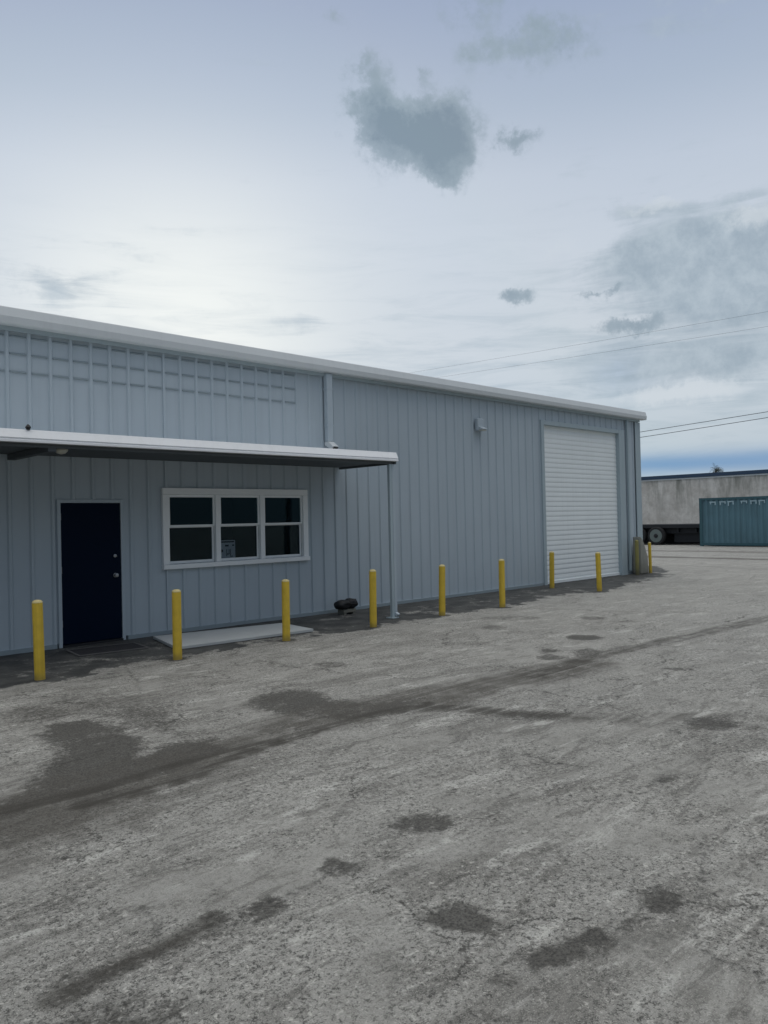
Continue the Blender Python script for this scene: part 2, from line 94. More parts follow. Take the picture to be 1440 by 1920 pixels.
base = b.ramp(sep.outputs[2], [(0., lin((176,193,206))), (.10, lin((190,202,212))), (.22, lin((200,209,218))), (.33, lin((197,207,219))),
      (.40, lin((190,201,216))), (.47, lin((172,186,205))), (.56, lin((155,170,196))), (1., lin((165,172,182)))])
# the cloud sheet is thinnest and brightest where the low sun stands behind it
def lobe(c, w, p):
    d = b.vec('DOT_PRODUCT', D, tuple(Vector(c).normalized()))
    return b.math('MULTIPLY', b.math('EXPONENT', b.math('MULTIPLY', b.math('SUBTRACT', 1., d), -p)), w)
gl = b.math('ADD', lobe(GLOW[0], .52, 90.), b.math('ADD', lobe(GLOW[1], .26, 110.), lobe(GLOW[0], .27, 28.)), clamp=True)
col = b.mix(gl, base, lin((246,249,245)))
# thin streaks
mp = b.n('ShaderNodeMapping'); b.put(mp.inputs[0], D); mp.inputs['Scale'].default_value = (3.,3.,22.); mp.inputs['Rotation'].default_value = (.0,.10,0)
stf, _ = b.noise(mp.outputs[0], 2.2, 7, .62, .6)
low = b.ss(sep.outputs[2], .42, .08)
col = b.mix(b.math('MULTIPLY', b.ss(stf, .42, .68), b.math('MULTIPLY', low, b.math('SUBTRACT', .75, b.math('MULTIPLY', gl, .5)))), col, lin((168,184,196)))
bluem = b.math('MULTIPLY', blobs(D, SKY_BLUE), b.math('ADD', .75, b.math('MULTIPLY', stf, .4)), clamp=True)
col = b.mix(bluem, col, lin((118,155,194)))
bank = b.math('ADD', blobs(Dw, SKY_BANK), b.math('ADD', b.math('MULTIPLY', b.math('SUBTRACT', n2f, .5), .7), b.math('MULTIPLY', b.math('SUBTRACT', stf, .5), 1.3)))
bankm = b.math('MULTIPLY', b.ss(bank, .12, .80), .88)
bcol = b.mix(b.ss(n2f, .3, .7), lin((148,165,179)), lin((176,190,201)))
col = b.mix(bankm, col, bcol)
lite = b.math('MULTIPLY', b.ss(b.math('ADD', blobs(Dw, SKY_LITE[2:]), b.math('MULTIPLY', b.math('SUBTRACT', n2f, .5), 1.2)), .25, .9), .65)
col = b.mix(lite, col, lin((208,216,223)))
n3f, _ = b.noise(D, 60., 5, .6)
dk0 = blobs(Dw, SKY_DARK)
dk = b.math('ADD', dk0, b.math('MULTIPLY', b.ss(dk0, .03, .45), b.math('ADD', b.math('MULTIPLY', b.math('SUBTRACT', n2f, .5), 2.2), b.math('MULTIPLY', b.math('SUBTRACT', n3f, .5), 1.0))))
dkm = b.ss(dk, .12, .92)
dcol = b.mix(b.ss(n2f, .35, .65), lin((112,134,151)), lin((142,160,174)))
dcol = b.mix(b.ss(dk, .75, 1.7), b.mix(.5, dcol, lin((152,168,180))), lin((116,136,152)))
col = b.mix(b.math('MULTIPLY', dkm, .88), col, dcol)
# unseen dark low sky opposite the sun, added to deepen shade under the canopy
opp = b.math('MULTIPLY', b.math('MULTIPLY', b.ss(sep.outputs[1], .15, -.35), b.ss(sep.outputs[2], .62, .18)), .85)
col = b.mix(opp, col, lin((72,84,94)))
# unseen overhead sky, boosted beyond the visible part to light ground and wall
zen = b.ss(sep.outputs[2], .60, .92)
col = b.mix(zen, col, (1.62,1.58,1.50))
sc = b.n('ShaderNodeVectorMath', operation='SCALE'); b.put(sc.inputs[0], col); sc.inputs[3].default_value = 1.15/.1
col = b.mix(.04, sc.outputs[0], b.vec('MINIMUM', sky.outputs[0], (9.,10.,12.)))
bg = b.n('ShaderNodeBackground'); b.put(bg.inputs[0], col); bg.inputs[1].default_value = .1
out = b.n('ShaderNodeOutputWorld'); b.put(out.inputs[0], bg.outputs[0])
try: world.cycles.sampling_method = 'MANUAL'; world.cycles.sample_map_resolution = 1024
except Exception: pass
# sun: veiled, low, behind the building
sl = bpy.data.lights.new('sun', 'SUN'); sl.energy = .5; sl.angle = math.radians(25); sl.color = (1.,.95,.87)
so = bpy.data.objects.new('sun', sl); COL.objects.link(so); so.rotation_euler = SUN_DIR.to_track_quat('Z','Y').to_euler()

# ---------------------------------------------------------------- materials
def mat(name, col, rough=.6, var=.12, vscale=3., bump=0., bscale=40., metal=0., spec=.5, streak=0., coord='Object', dirt=None, emit=None):
    m = bpy.data.materials.new(name); m.use_nodes = True; t = m.node_tree; B = NB(t)
    p = t.nodes['Principled BSDF']; p.inputs['Roughness'].default_value = rough; p.inputs['Metallic'].default_value = metal
    p.inputs['Specular IOR Level'].default_value = spec
    g = B.n('ShaderNodeNewGeometry').outputs['Position'] if coord == 'World' else B.n('ShaderNodeTexCoord').outputs['Object']
    f, _ = B.noise(g, vscale, 5, .6)
    k = B.math('ADD', 1., B.math('MULTIPLY', B.math('SUBTRACT', f, .5), var*2))
    c = B.n('ShaderNodeVectorMath', operation='SCALE'); c.inputs[0].default_value = col; B.put(c.inputs[3], k); o = c.outputs[0]
    if streak:
        mp = B.n('ShaderNodeMapping'); B.put(mp.inputs[0], g); mp.inputs['Scale'].default_value = (9.,9.,.35)
        s, _ = B.noise(mp.outputs[0], 1., 5, .65)
        o = B.mix(B.math('MULTIPLY', B.ss(s, .45, .75), streak), o, tuple(x*.55 for x in col))
    if dirt:   # splash-up dirt near the ground: (height, colour, strength)
        z = B.n('ShaderNodeSeparateXYZ'); B.put(z.inputs[0], B.n('ShaderNodeNewGeometry').outputs['Position'])
        f2, _ = B.noise(g, 5., 6, .7)
        h = B.math('ADD', z.outputs[2], B.math('MULTIPLY', B.math('SUBTRACT', f2, .5), dirt[0]))
        o = B.mix(B.math('MULTIPLY', B.ss(h, dirt[0], 0.), dirt[2]), o, dirt[1])
    B.put(p.inputs['Base Color'], o)
    r = B.math('ADD', rough, B.math('MULTIPLY', B.math('SUBTRACT', f, .5), .2)); B.put(p.inputs['Roughness'], r)
    if bump:
        f3, _ = B.noise(g, bscale, 4, .6); bn = B.n('ShaderNodeBump'); bn.inputs['Strength'].default_value = bump; bn.inputs['Distance'].default_value = .01
        B.put(bn.inputs['Height'], f3); B.put(p.inputs['Normal'], bn.outputs[0])
    return m
M = {}
M['wall']   = mat('grey painted metal panel', (.425,.497,.552), .5, .06, .9, .35, 1.6, streak=.14, spec=.4)
M['trim']   = mat('grey painted metal trim', (.37,.45,.49), .5, .06, 1.5, spec=.4, streak=.1)
M['rail']   = mat('dull grey strip toned for dark gaps', (.26,.32,.355), .6, .06)  # on the sign rails this dark tone stands in for shadow lines
M['fascia'] = mat('pale grey gutter paint', (.64,.68,.70), .45, .05, 1.2, streak=.10, spec=.4)
M['canopyw']= mat('white canopy fascia paint', (.86,.88,.90), .45, .05, 1.5, .1, 5., streak=.12, spec=.4)
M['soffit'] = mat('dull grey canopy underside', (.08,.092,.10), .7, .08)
M['roof']   = mat('galvanised roof sheet', (.42,.44,.45), .45, .08, 1., metal=.2)
M['roll']   = mat('white painted steel curtain', (.80,.85,.86), .5, .05, 1.5, streak=.10, spec=.4)
M['winw']   = mat('white vinyl window frame', (.84,.87,.88), .45, .04, 4.)
M['door']   = mat('navy blue door paint', (.0010,.0070,.022), .55, .1, 2., spec=.08)
M['chrome'] = mat('brushed metal', (.35,.36,.38), .4, .05, 20., metal=.9)
M['yellow'] = mat('weathered yellow paint', (.64,.45,.045), .55, .30, 7., .2, 30., streak=.5, dirt=(.10,(.2,.16,.07),.5))
M['yellow2']= mat('faded olive yellow paint', (.24,.22,.07), .6, .2, 9., streak=.4, dirt=(.4,(.08,.075,.05),.8))
M['cap']    = mat('faded pale yellow cap', (.55,.47,.22), .7, .15, 14.)
M['pad']    = mat('pale smooth concrete', (.42,.45,.46), .8, .10, 4., .2, 60.)
M['conc']   = mat('rough pale concrete', (.27,.275,.245), .9, .18, 4., .5, 30., streak=.3, dirt=(.5,(.15,.145,.12),.7))
M['black']  = mat('black rubber', (.008,.009,.012), .6, .2, 10., .2, 30.)
M['mat']    = mat('dark floor mat', (.018,.018,.022), .9, .25, 15., .5, 120.)
M['matedge']= mat('worn grey rubber edge', (.10,.10,.10), .8, .25, 15.)
M['teal']   = mat('weathered teal container paint', (.085,.175,.215), .55, .30, 1.1, .15, 12., streak=.5)
M['teald']  = mat('dark teal frame paint', (.03,.09,.11), .6, .2, 2.)
M['chalk']  = mat('chalky pale lettering', (.30,.42,.47), .8, .3, 6.)
M['bbwall'] = None
M['bluetrim']= mat('dark blue roof edge', (.02,.05,.10), .5, .1)
M['dark']   = mat('dark underframe paint', (.008,.010,.014), .7, .3, 3.)
M['rim']    = mat('grey green wheel steel', (.12,.15,.145), .6, .2, 8.)
M['tyre']   = mat('tyre rubber', (.012,.013,.015), .85, .2, 12.)
M['bark']   = mat('palm bark', (.09,.075,.06), .9, .3, 6.)
M['frond']  = mat('palm leaf', (.03,.042,.028), .6, .3, 3.)
M['wire']   = mat('black cable sheath', (.11,.12,.13), .7, .05)
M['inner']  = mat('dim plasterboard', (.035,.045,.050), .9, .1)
M['paper']  = mat('white paper', (.75,.77,.77), .8, .04, 8.)
M['ink']    = mat('dark print', (.03,.035,.04), .7, .1)
M['lampg']  = mat('frosted lamp glass', (.55,.55,.48), .5, .1)
M['screen'] = None
def glassmat(name, tint, g=1.):
    m = bpy.data.materials.new(name); m.use_nodes = True; t = m.node_tree; B = NB(t); t.nodes.clear()
    tr = B.n('ShaderNodeBsdfTransparent'); tr.inputs[0].default_value = (*tint,1)
    gl = B.n('ShaderNodeBsdfGlossy'); gl.inputs['Roughness'].default_value = .04; gl.inputs[0].default_value = (g*.62,g*.88,g*.98,1)
    fr = B.n('ShaderNodeFresnel'); fr.inputs[0].default_value = 1.33
    pn, _ = B.noise(B.n('ShaderNodeTexCoord').outputs['Object'], 1.6, 2, .5)
    bn = B.n('ShaderNodeBump'); bn.inputs['Strength'].default_value = .05; bn.inputs['Distance'].default_value = .03; B.put(bn.inputs['Height'], pn); B.put(gl.inputs['Normal'], bn.outputs[0])
    mx = B.n('ShaderNodeMixShader'); B.put(mx.inputs[0], fr.outputs[0]); B.put(mx.inputs[1], tr.outputs[0]); B.put(mx.inputs[2], gl.outputs[0])
    o = B.n('ShaderNodeOutputMaterial'); B.put(o.inputs[0], mx.outputs[0]); return m
M['glass']  = glassmat('tinted window glass', (.60,.72,.74))
M['glass2'] = glassmat('window glass with insect screen', (.70,.73,.76), .8)
# stained tilt-up wall of the far building
def bb():
    m = bpy.data.materials.new('stained concrete wall'); m.use_nodes = True; t = m.node_tree; B = NB(t); p = t.nodes['Principled BSDF']; p.inputs['Roughness'].default_value = .9
    g = B.n('ShaderNodeNewGeometry').outputs['Position']; z = B.n('ShaderNodeSeparateXYZ'); B.put(z.inputs[0], g)
    mp = B.n('ShaderNodeMapping'); B.put(mp.inputs[0], g); mp.inputs['Scale'].default_value = (1.3,1.3,.22)
    s, _ = B.noise(mp.outputs[0], 1.1, 6, .68); f, _ = B.noise(g, 1.2, 6, .7); f4, _ = B.noise(g, 5., 4, .6)
    o = B.mix(B.ss(f, .3, .7), (.50,.475,.44), (.70,.68,.64))
    o = B.mix(B.math('MULTIPLY', B.ss(s, .46, .66), B.ss(z.outputs[2], 1.0, 4.2, .25, .85)), o, (.19,.195,.17))
    o = B.mix(B.math('MULTIPLY', B.ss(f4, .5, .7), .3), o, (.36,.345,.31)); B.put(p.inputs['Base Color'], o); return m
M['bbwall'] = bb()

# ---------------------------------------------------------------- mesh helpers
class MB:
    def __init__(s): s.v = []; s.f = []; s.mi = []
    def add(s, vs, fs, mi=0):
        o = len(s.v); s.v += [tuple(v) for v in vs]; s.f += [tuple(o+i for i in f) for f in fs]; s.mi += [mi]*len(fs); return s
    def box(s, x0, x1, y0, y1, z0, z1, mi=0):
        v = [(x,y,z) for z in (z0,z1) for y in (y0,y1) for x in (x0,x1)]
        return s.add(v, [(0,2,3,1),(4,5,7,6),(0,1,5,4),(2,6,7,3),(0,4,6,2),(1,3,7,5)], mi)
    def prism(s, prof, axis, a0, a1, mi=0, cap=True):   # prof: 2d closed outline
        def mk(p, a):
            return (a,p[0],p[1]) if axis == 'x' else ((p[0],a,p[1]) if axis == 'y' else (p[0],p[1],a))
        n = len(prof); v = [mk(p,a0) for p in prof]+[mk(p,a1) for p in prof]
        f = [(i,(i+1)%n,n+(i+1)%n,n+i) for i in range(n)]
        if cap: f += [tuple(range(n))[::-1], tuple(range(n,2*n))]
        return s.add(v, f, mi)
    def lathe(s, prof, cx=0, cy=0, axis='z', n=28, mi=0, c3=None):   # prof [(r,h)]
        v = []
        for r, h in prof:
            for i in range(n):
                a = 2*math.pi*i/n; c, d = r*math.cos(a), r*math.sin(a)
                v.append((cx+c,cy+d,h) if axis == 'z' else ((h,cx+c,cy+d) if axis == 'x' else (cx+c,h,cy+d)))
        f = [(j*n+i,j*n+(i+1)%n,(j+1)*n+(i+1)%n,(j+1)*n+i) for j in range(len(prof)-1) for i in range(n)]
        f += [tuple(range(n))[::-1], tuple((len(prof)-1)*n+i for i in range(n))]
        return s.add(v, f, mi)
    def tube(s, pts, r, n=8, mi=0):
        pts = [Vector(p) for p in pts]; v = []
        for i, p in enumerate(pts):
            d = (pts[min(i+1,len(pts)-1)]-pts[max(i-1,0)]).normalized()
            u = d.cross(Vector((0,0,1))); u = u.normalized() if u.length > 1e-4 else Vector((1,0,0)); w = d.cross(u)
            rr = r[i] if isinstance(r, (list,tuple)) else r
            v += [p+u*rr*math.cos(2*math.pi*k/n)+w*rr*math.sin(2*math.pi*k/n) for k in range(n)]
        f = [(j*n+i,j*n+(i+1)%n,(j+1)*n+(i+1)%n,(j+1)*n+i) for j in range(len(pts)-1) for i in range(n)]
        f += [tuple(range(n))[::-1], tuple((len(pts)-1)*n+i for i in range(n))]
        return s.add(v, f, mi)
    def build(s, name, mats, parent=None, loc=None, bevel=0., smooth=False, fix=True):
        me = bpy.data.meshes.new(name); me.from_pydata([tuple(v) for v in s.v], [], s.f)
        mats = mats if isinstance(mats, (list,tuple)) else [mats]
        for k in mats: me.materials.append(k)
        me.polygons.foreach_set('material_index', s.mi)
        if fix:
            bm = bmesh.new(); bm.from_mesh(me); bmesh.ops.recalc_face_normals(bm, faces=bm.faces[:]); bm.to_mesh(me); bm.free()
        if smooth: me.shade_smooth() if hasattr(me,'shade_smooth') else None
        me.update(); o = bpy.data.objects.new(name, me); COL.objects.link(o)
        if parent:
            o.parent = parent
        if loc: o.location = loc
        if bevel:
            bv = o.modifiers.new('bevel','BEVEL'); bv.width = bevel; bv.segments = 2; bv.limit_method = 'ANGLE'
        if smooth:
            try:
                me.set_sharp_from_angle(angle=math.radians(35))
            except Exception: pass
        return o
def tag(o, label=None, cat=None, group=None, kind=None):
    for k, v in (('label',label),('category',cat),('group',group),('kind',kind)):
        if v: o[k] = v
    return o
def empty(name, loc, label, cat, group=None):
    o = bpy.data.objects.new(name, None); COL.objects.link(o); o.location = loc; o.empty_display_size = .2
    return tag(o, label, cat, group)
W = 11.2      # wall plane

# ---------------------------------------------------------------- ground
rng = np.random.RandomState(3)
def vnoise(x, y, s, seed):
    r = np.random.RandomState(seed).rand(256,256)
    u = x*s; v = y*s; i = np.floor(u).astype(int); j = np.floor(v).astype(int); a = u-i; c = v-j
    a = a*a*(3-2*a); c = c*c*(3-2*c); i &= 255; j &= 255; i1 = (i+1)&255; j1 = (j+1)&255
    return (r[i,j]*(1-a)+r[i1,j]*a)*(1-c)+(r[i,j1]*(1-a)+r[i1,j1]*a)*c
def fbm(x, y, s, seed, o=4):
    t = 0; w = .5; k = 0
    for q in range(o): t = t+w*vnoise(x+17.3*q, y-9.1*q, s*2**q, seed+q); k += w; w *= .55
    return t/k-.5
def sd_poly(px, py, poly):
    d = np.full(px.shape, 1e9); ins = np.zeros(px.shape, bool); n = len(poly)
    for i in range(n):
        ax, ay = poly[i]; bx, by = poly[(i+1)%n]; ex, ey = bx-ax, by-ay
        t = np.clip(((px-ax)*ex+(py-ay)*ey)/(ex*ex+ey*ey+1e-9), 0, 1)
        d = np.minimum(d, np.hypot(px-ax-t*ex, py-ay-t*ey))
        c = ((ay > py) != (by > py)) & (px < (bx-ax)*(py-ay)/(by-ay+1e-12)+ax); ins ^= c
    return np.where(ins, -d, d)
def sd_line(px, py, ln):
    d = np.full(px.shape, 1e9)
    for (ax,ay),(bx,by) in zip(ln[:-1], ln[1:]):
        ex, ey = bx-ax, by-ay; t = np.clip(((px-ax)*ex+(py-ay)*ey)/(ex*ex+ey*ey+1e-9), 0, 1)
        d = np.minimum(d, np.hypot(px-ax-t*ex, py-ay-t*ey))
    return d
def axis(lo, f0, f1, f2, hi, s0, s1):
    a = list(np.arange(f0, f1, s0))+list(np.arange(f1, f2, s1))
    st = s1; x = a[-1]; 
    while x < hi: st *= 1.3; x += st; a.append(min(x,hi))
    st = s0; x = a[0]; pre = []
    while x > lo: st *= 1.35; x -= st; pre.append(max(x,lo))
    return np.array(pre[::-1]+a)
gx = axis(-900, .2, 7., 26., 1500, .025, .05); gy = axis(-900, .2, 5.5, 11.3, 1500, .025, .04)
X, Y = np.meshgrid(gx, gy, indexing='ij')
def region(poly, m):
    p = np.array(poly); i0, i1 = np.searchsorted(gx, (p[:,0].min()-m, p[:,0].max()+m)); j0, j1 = np.searchsorted(gy, (p[:,1].min()-m, p[:,1].max()+m))
    return slice(i0,i1), slice(j0,j1)
wn = fbm(X,Y,2.2,11,5); wn2 = fbm(X,Y,7.,31,4); wn3 = fbm(X,Y,16.,57,3)
def sst(a, b, x):
    t = np.clip((x-a)/(b-a), 0, 1); return t*t*(3-2*t)
stain_and_shade = np.zeros(X.shape); track = np.zeros(X.shape); crack = np.zeros(X.shape); lines = np.zeros(X.shape)
for poly, s, soft, warp in POLYS:
    sl_ = region(poly, .8)
    if sl_[0].stop <= sl_[0].start or sl_[1].stop <= sl_[1].start: continue
    x, y = X[sl_], Y[sl_]; p = np.array(poly); size = min(np.ptp(p[:,0]), np.ptp(p[:,1]))
    wa = min(warp*.36, size*.75)
    d = sd_poly(x, y, poly)+(wn[sl_]*1.3+wn2[sl_]*1.3+wn3[sl_]*.8)*wa
    sf = min(soft, size*.35)+.012
    v = (1-sst(-sf, sf*1.1, d))*s*np.clip(.92+wn[sl_]*.9+wn2[sl_]*.8,.35,1.1)
    stain_and_shade[sl_] = 1-(1-stain_and_shade[sl_])*(1-v)
for bx_, by_ in ((3.209,9.065),(4.897,8.999),(6.72,9.133),(8.454,9.132),(10.237,9.243),(11.832,9.125),(15.686,10.595),(15.58,9.256),(20.25,10.81),(21.16,10.88),(9.45,9.69)):  # contact shade painted around each bollard and post foot
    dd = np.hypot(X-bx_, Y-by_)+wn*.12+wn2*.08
    stain_and_shade = np.maximum(stain_and_shade, (1-sst(.07, .20, dd))*.8)
for ln, w, s, soft in TRACKS:
    sl_ = region(ln, w+soft+.3); x, y = X[sl_], Y[sl_]
    d = sd_line(x+wn[sl_]*.1, y+wn2[sl_]*.05, ln)+(wn[sl_]*.8)*w*.8
    v = (1-sst(w*.5, w*.5+soft*1.3, d))*s*(.75+wn2[sl_]*.7)
    tgt = lines if w < .2 else track
    tgt[sl_] = 1-(1-tgt[sl_])*(1-np.clip(v,0,1))
for ln in CRACKS:
    sl_ = region(ln, .4); x, y = X[sl_]+wn2[sl_]*.12, Y[sl_]+wn[sl_]*.12
    crack[sl_] = np.maximum(crack[sl_], 1-sst(.0, .022, sd_line(x, y, ln)))
# dark strip along the wall foot
sx = np.array([p[0] for p in STRIP]); sy = np.array([p[1] for p in STRIP]); o_ = np.argsort(sx); edge = np.interp(gx, sx[o_], sy[o_])[:,None]
edge = np.where(X > 20.8, edge+(X-20.8)*.6, edge)
strip = sst(-.14, .16, Y-edge+wn*.9+wn2*.5+wn3*.25)*(X > -60)*(X < 24)*(Y < 40)
strip *= np.clip(.90+wn*1.3+wn2*1.0+sst(10.2,11.2,Y)*.35, 0, 1)
# dark marks far out on the open yard
far = np.zeros(X.shape)
ny, nx = len(gy), len(gx)
vi = np.arange(nx*ny).reshape(nx,ny)
F = np.stack([vi[:-1,:-1], vi[1:,:-1], vi[1:,1:], vi[:-1,1:]], -1).reshape(-1,4)
Z = (wn*.010*(np.abs(X) < 30)*(np.abs(Y) < 14)) - .006
co = np.stack([X,Y,Z], -1).reshape(-1,3).astype(np.float32)
me = bpy.data.meshes.new('ground'); me.vertices.add(len(co)); me.vertices.foreach_set('co', co.ravel())
me.loops.add(F.size); me.loops.foreach_set('vertex_index', F.ravel().astype(np.int32))
me.polygons.add(len(F)); me.polygons.foreach_set('loop_start', (np.arange(len(F))*4).astype(np.int32))
try: me.polygons.foreach_set('loop_total', np.full(len(F),4,np.int32))
except Exception: pass
me.update(calc_edges=True); me.validate()
for nm, ar in (('stain_and_shade',stain_and_shade),('track',track),('crack',crack),('lines',lines),('strip',strip)):
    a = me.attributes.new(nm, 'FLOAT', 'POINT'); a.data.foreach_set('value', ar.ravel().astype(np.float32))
me.shade_smooth()
gnd = bpy.data.objects.new('ground', me); COL.objects.link(gnd); tag(gnd, kind='structure')
def ground_mat():
    m = bpy.data.materials.new('worn exposed aggregate paving'); m.use_nodes = True; t = m.node_tree; B = NB(t); p = t.nodes['Principled BSDF']
    g = B.n('ShaderNodeNewGeometry').outputs['Position']
    at = lambda n: B.n('ShaderNodeAttribute', attribute_name=n).outputs['Fac']
    sxp = B.n('ShaderNodeSeparateXYZ'); B.put(sxp.inputs[0], g)
    big, _ = B.noise(g, .35, 5, .6); mid, _ = B.noise(g, 2.3, 6, .62); fine, _ = B.noise(g, 16., 5, .7)
    sp, _ = B.noise(g, 85., 3, .65); sp2, _ = B.noise(g, 170., 2, .6)
    vo = B.n('ShaderNodeTexVoronoi'); B.put(vo.inputs['Vector'], g); vo.inputs['Scale'].default_value = 75.
    vor = B.n('ShaderNodeSeparateColor'); B.put(vor.inputs[0], vo.outputs['Color'])
    o = B.mix(B.ss(mid, .28, .72), (.245,.243,.225), (.355,.353,.330))
    o = B.mix(B.math('MULTIPLY', B.ss(big, .35, .65), .45), o, (.220,.219,.205))
    # pale worn flakes and dull blotches, drawn out along the direction of traffic
    ma = B.n('ShaderNodeMapping'); B.put(ma.inputs[0], g); ma.inputs['Rotation'].default_value = (0,0,math.radians(0)); 
    mb = B.n('ShaderNodeMapping'); B.put(mb.inputs[0], ma.outputs[0]); mb.inputs['Scale'].default_value = (.45,1.5,1.)
    s1, _ = B.noise(mb.outputs[0], 1.3, 8, .72, 1.0); s2, _ = B.noise(mb.outputs[0], 5., 6, .7, .6); s3, _ = B.noise(mb.outputs[0], 2.2, 8, .75, .4)
    o = B.mix(B.math('MULTIPLY', B.ss(s1, .50, .62), .62), o, (.130,.126,.115))
    o = B.mix(B.math('MULTIPLY', B.ss(s3, .54, .64), .75), o, (.50,.50,.47))
    o = B.mix(B.math('MULTIPLY', B.ss(s2, .53, .62), .60), o, (.105,.102,.094))
    o = B.mix(B.math('MULTIPLY', B.ss(fine, .50, .70), .45), o, (.130,.126,.115))
    o = B.mix(B.math('MULTIPLY', B.ss(fine, .45, .28), .35), o, (.44,.43,.40))
    o = B.mix(B.ss(B.math('ADD', sxp.outputs[0], B.math('MULTIPLY', big, 8.)), 7., 20., 0., .48), o, (.385,.388,.370))
    # open stone texture, coarser in some zones than in others
    cl, _ = B.noise(g, 1.1, 6, .7, .8)
    zone = B.ss(cl, .34, .54, .15, 1.)
    sp3, _ = B.noise(g, 38., 5, .72, .5)
    o = B.mix(B.math('MULTIPLY', B.ss(sp3, .53, .63), B.math('MULTIPLY', zone, .92)), o, (.045,.045,.042))
    o = B.mix(B.math('MULTIPLY', B.ss(sp, .52, .64), B.math('ADD', .28, B.math('MULTIPLY', zone, .50))), o, (.070,.069,.064))
    o = B.mix(B.math('MULTIPLY', B.ss(sp2, .46, .32), .40), o, (.54,.53,.49))
    o = B.mix(B.math('MULTIPLY', B.ss(sp3, .44, .34), B.math('MULTIPLY', zone, .65)), o, (.56,.55,.51))
    # hairline cracks
    cw, cwc = B.noise(g, 1.4, 6, .7)
    gw = B.vec('ADD', g, B.vec('MULTIPLY', B.vec('SUBTRACT', cwc, (.5,.5,.5)), (.9,.9,0)))
    vc = B.n('ShaderNodeTexVoronoi', feature='DISTANCE_TO_EDGE'); B.put(vc.inputs['Vector'], gw); vc.inputs['Scale'].default_value = .42
    ck = B.math('MULTIPLY', B.ss(vc.outputs['Distance'], .0065, .0015), B.math('MULTIPLY', B.ss(cl, .44, .54), B.ss(fine, .38, .50)))
    o = B.mix(B.math('MULTIPLY', ck, .75), o, (.035,.034,.031))
    st = at('stain_and_shade'); n_ = B.math('ADD', B.math('MULTIPLY', B.math('SUBTRACT', fine, .5), 1.0), B.math('MULTIPLY', B.math('SUBTRACT', sp3, .5), 1.0))
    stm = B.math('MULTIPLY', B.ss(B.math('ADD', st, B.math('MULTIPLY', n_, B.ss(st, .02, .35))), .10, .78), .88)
    dstain_shade = B.mix(B.ss(sp, .35, .65), (.088,.085,.076), (.034,.033,.030))  # one colour for real stains and the painted contact shade
    o = B.mix(stm, o, dstain_shade)
    mc = B.n('ShaderNodeMapping'); B.put(mc.inputs[0], ma.outputs[0]); mc.inputs['Scale'].default_value = (.25,6.,1.)
    s4, _ = B.noise(mc.outputs[0], 1.6, 6, .65, .3)
    tk = at('track'); tkm = B.math('MULTIPLY', B.ss(B.math('ADD', tk, B.math('MULTIPLY', B.math('SUBTRACT', s4, .5), B.math('MULTIPLY', B.ss(tk, .02, .4), 1.3))), .05, .85), .84)
    o = B.mix(tkm, o, B.mix(B.ss(sp, .35, .65), (.098,.092,.080), (.052,.049,.043)))
    lk = at('lines'); lkm = B.math('MULTIPLY', B.ss(B.math('ADD', lk, B.math('MULTIPLY', B.math('SUBTRACT', s4, .5), B.math('MULTIPLY', B.ss(lk, .02, .4), 1.2))), .12, .75), .80)
    o = B.mix(lkm, o, (.040,.037,.031))
    sr = at('strip'); srm = B.ss(B.math('ADD', sr, B.math('MULTIPLY', B.math('MULTIPLY', n_, B.ss(sr, .0, .3)), .9)), .25, .80)
    dstrip = B.mix(B.ss(mid, .35, .68), (.022,.025,.027), (.070,.073,.072)); dstrip = B.mix(B.math('MULTIPLY', B.ss(sp, .5, .65), .4), dstrip, (.11,.11,.106))
    o = B.mix(B.math('MULTIPLY', srm, .93), o, dstrip)
    # streaks of tyre rubber and dirt out on the open yard (x over 22 m)
    sx = B.n('ShaderNodeSeparateXYZ'); B.put(sx.inputs[0], g)
    w1, _ = B.noise(g, .22, 3, .5)
    yy = B.math('ADD', sx.outputs[0], B.math('MULTIPLY', w1, 2.2))
    l1 = B.ss(B.math('ABSOLUTE', B.math('SUBTRACT', yy, 30.3)), .75, .25); l2 = B.ss(B.math('ABSOLUTE', B.math('SUBTRACT', yy, 35.0)), .8, .3)
    o = B.mix(B.math('MULTIPLY', B.math('MAXIMUM', B.math('MULTIPLY', l1, .75), B.math('MULTIPLY', l2, .5)), B.ss(mid, .2, .5)), o, (.06,.05,.045))
    mp = B.n('ShaderNodeMapping'); B.put(mp.inputs[0], g); mp.inputs['Scale'].default_value = (.9,.16,1.)
    l3, _ = B.noise(mp.outputs[0], 1.1, 4, .6)
    o = B.mix(B.math('MULTIPLY', B.ss(l3, .5, .7), B.ss(sx.outputs[0], 20., 27., 0., .5)), o, (.15,.15,.145))
    o = B.mix(B.math('MULTIPLY', at('crack'), B.ss(fine, .40, .56, 0., .65)), o, (.035,.035,.033))
    B.put(p.inputs['Base Color'], o)
    B.put(p.inputs['Roughness'], B.math('SUBTRACT', .92, B.math('MULTIPLY', B.math('MAXIMUM', stm, srm), .12)))
    p.inputs['Specular IOR Level'].default_value = .3
    h = B.math('ADD', B.math('MULTIPLY', fine, .5), B.math('ADD', B.math('MULTIPLY', sp, .6), B.math('MULTIPLY', sp2, .3)))
    h = B.math('SUBTRACT', h, B.math('MULTIPLY', at('crack'), 1.))
    bn = B.n('ShaderNodeBump'); bn.inputs['Strength'].default_value = .9; bn.inputs['Distance'].default_value = .007
    B.put(bn.inputs['Height'], h); B.put(p.inputs['Normal'], bn.outputs[0]); return m
me.materials.append(ground_mat())

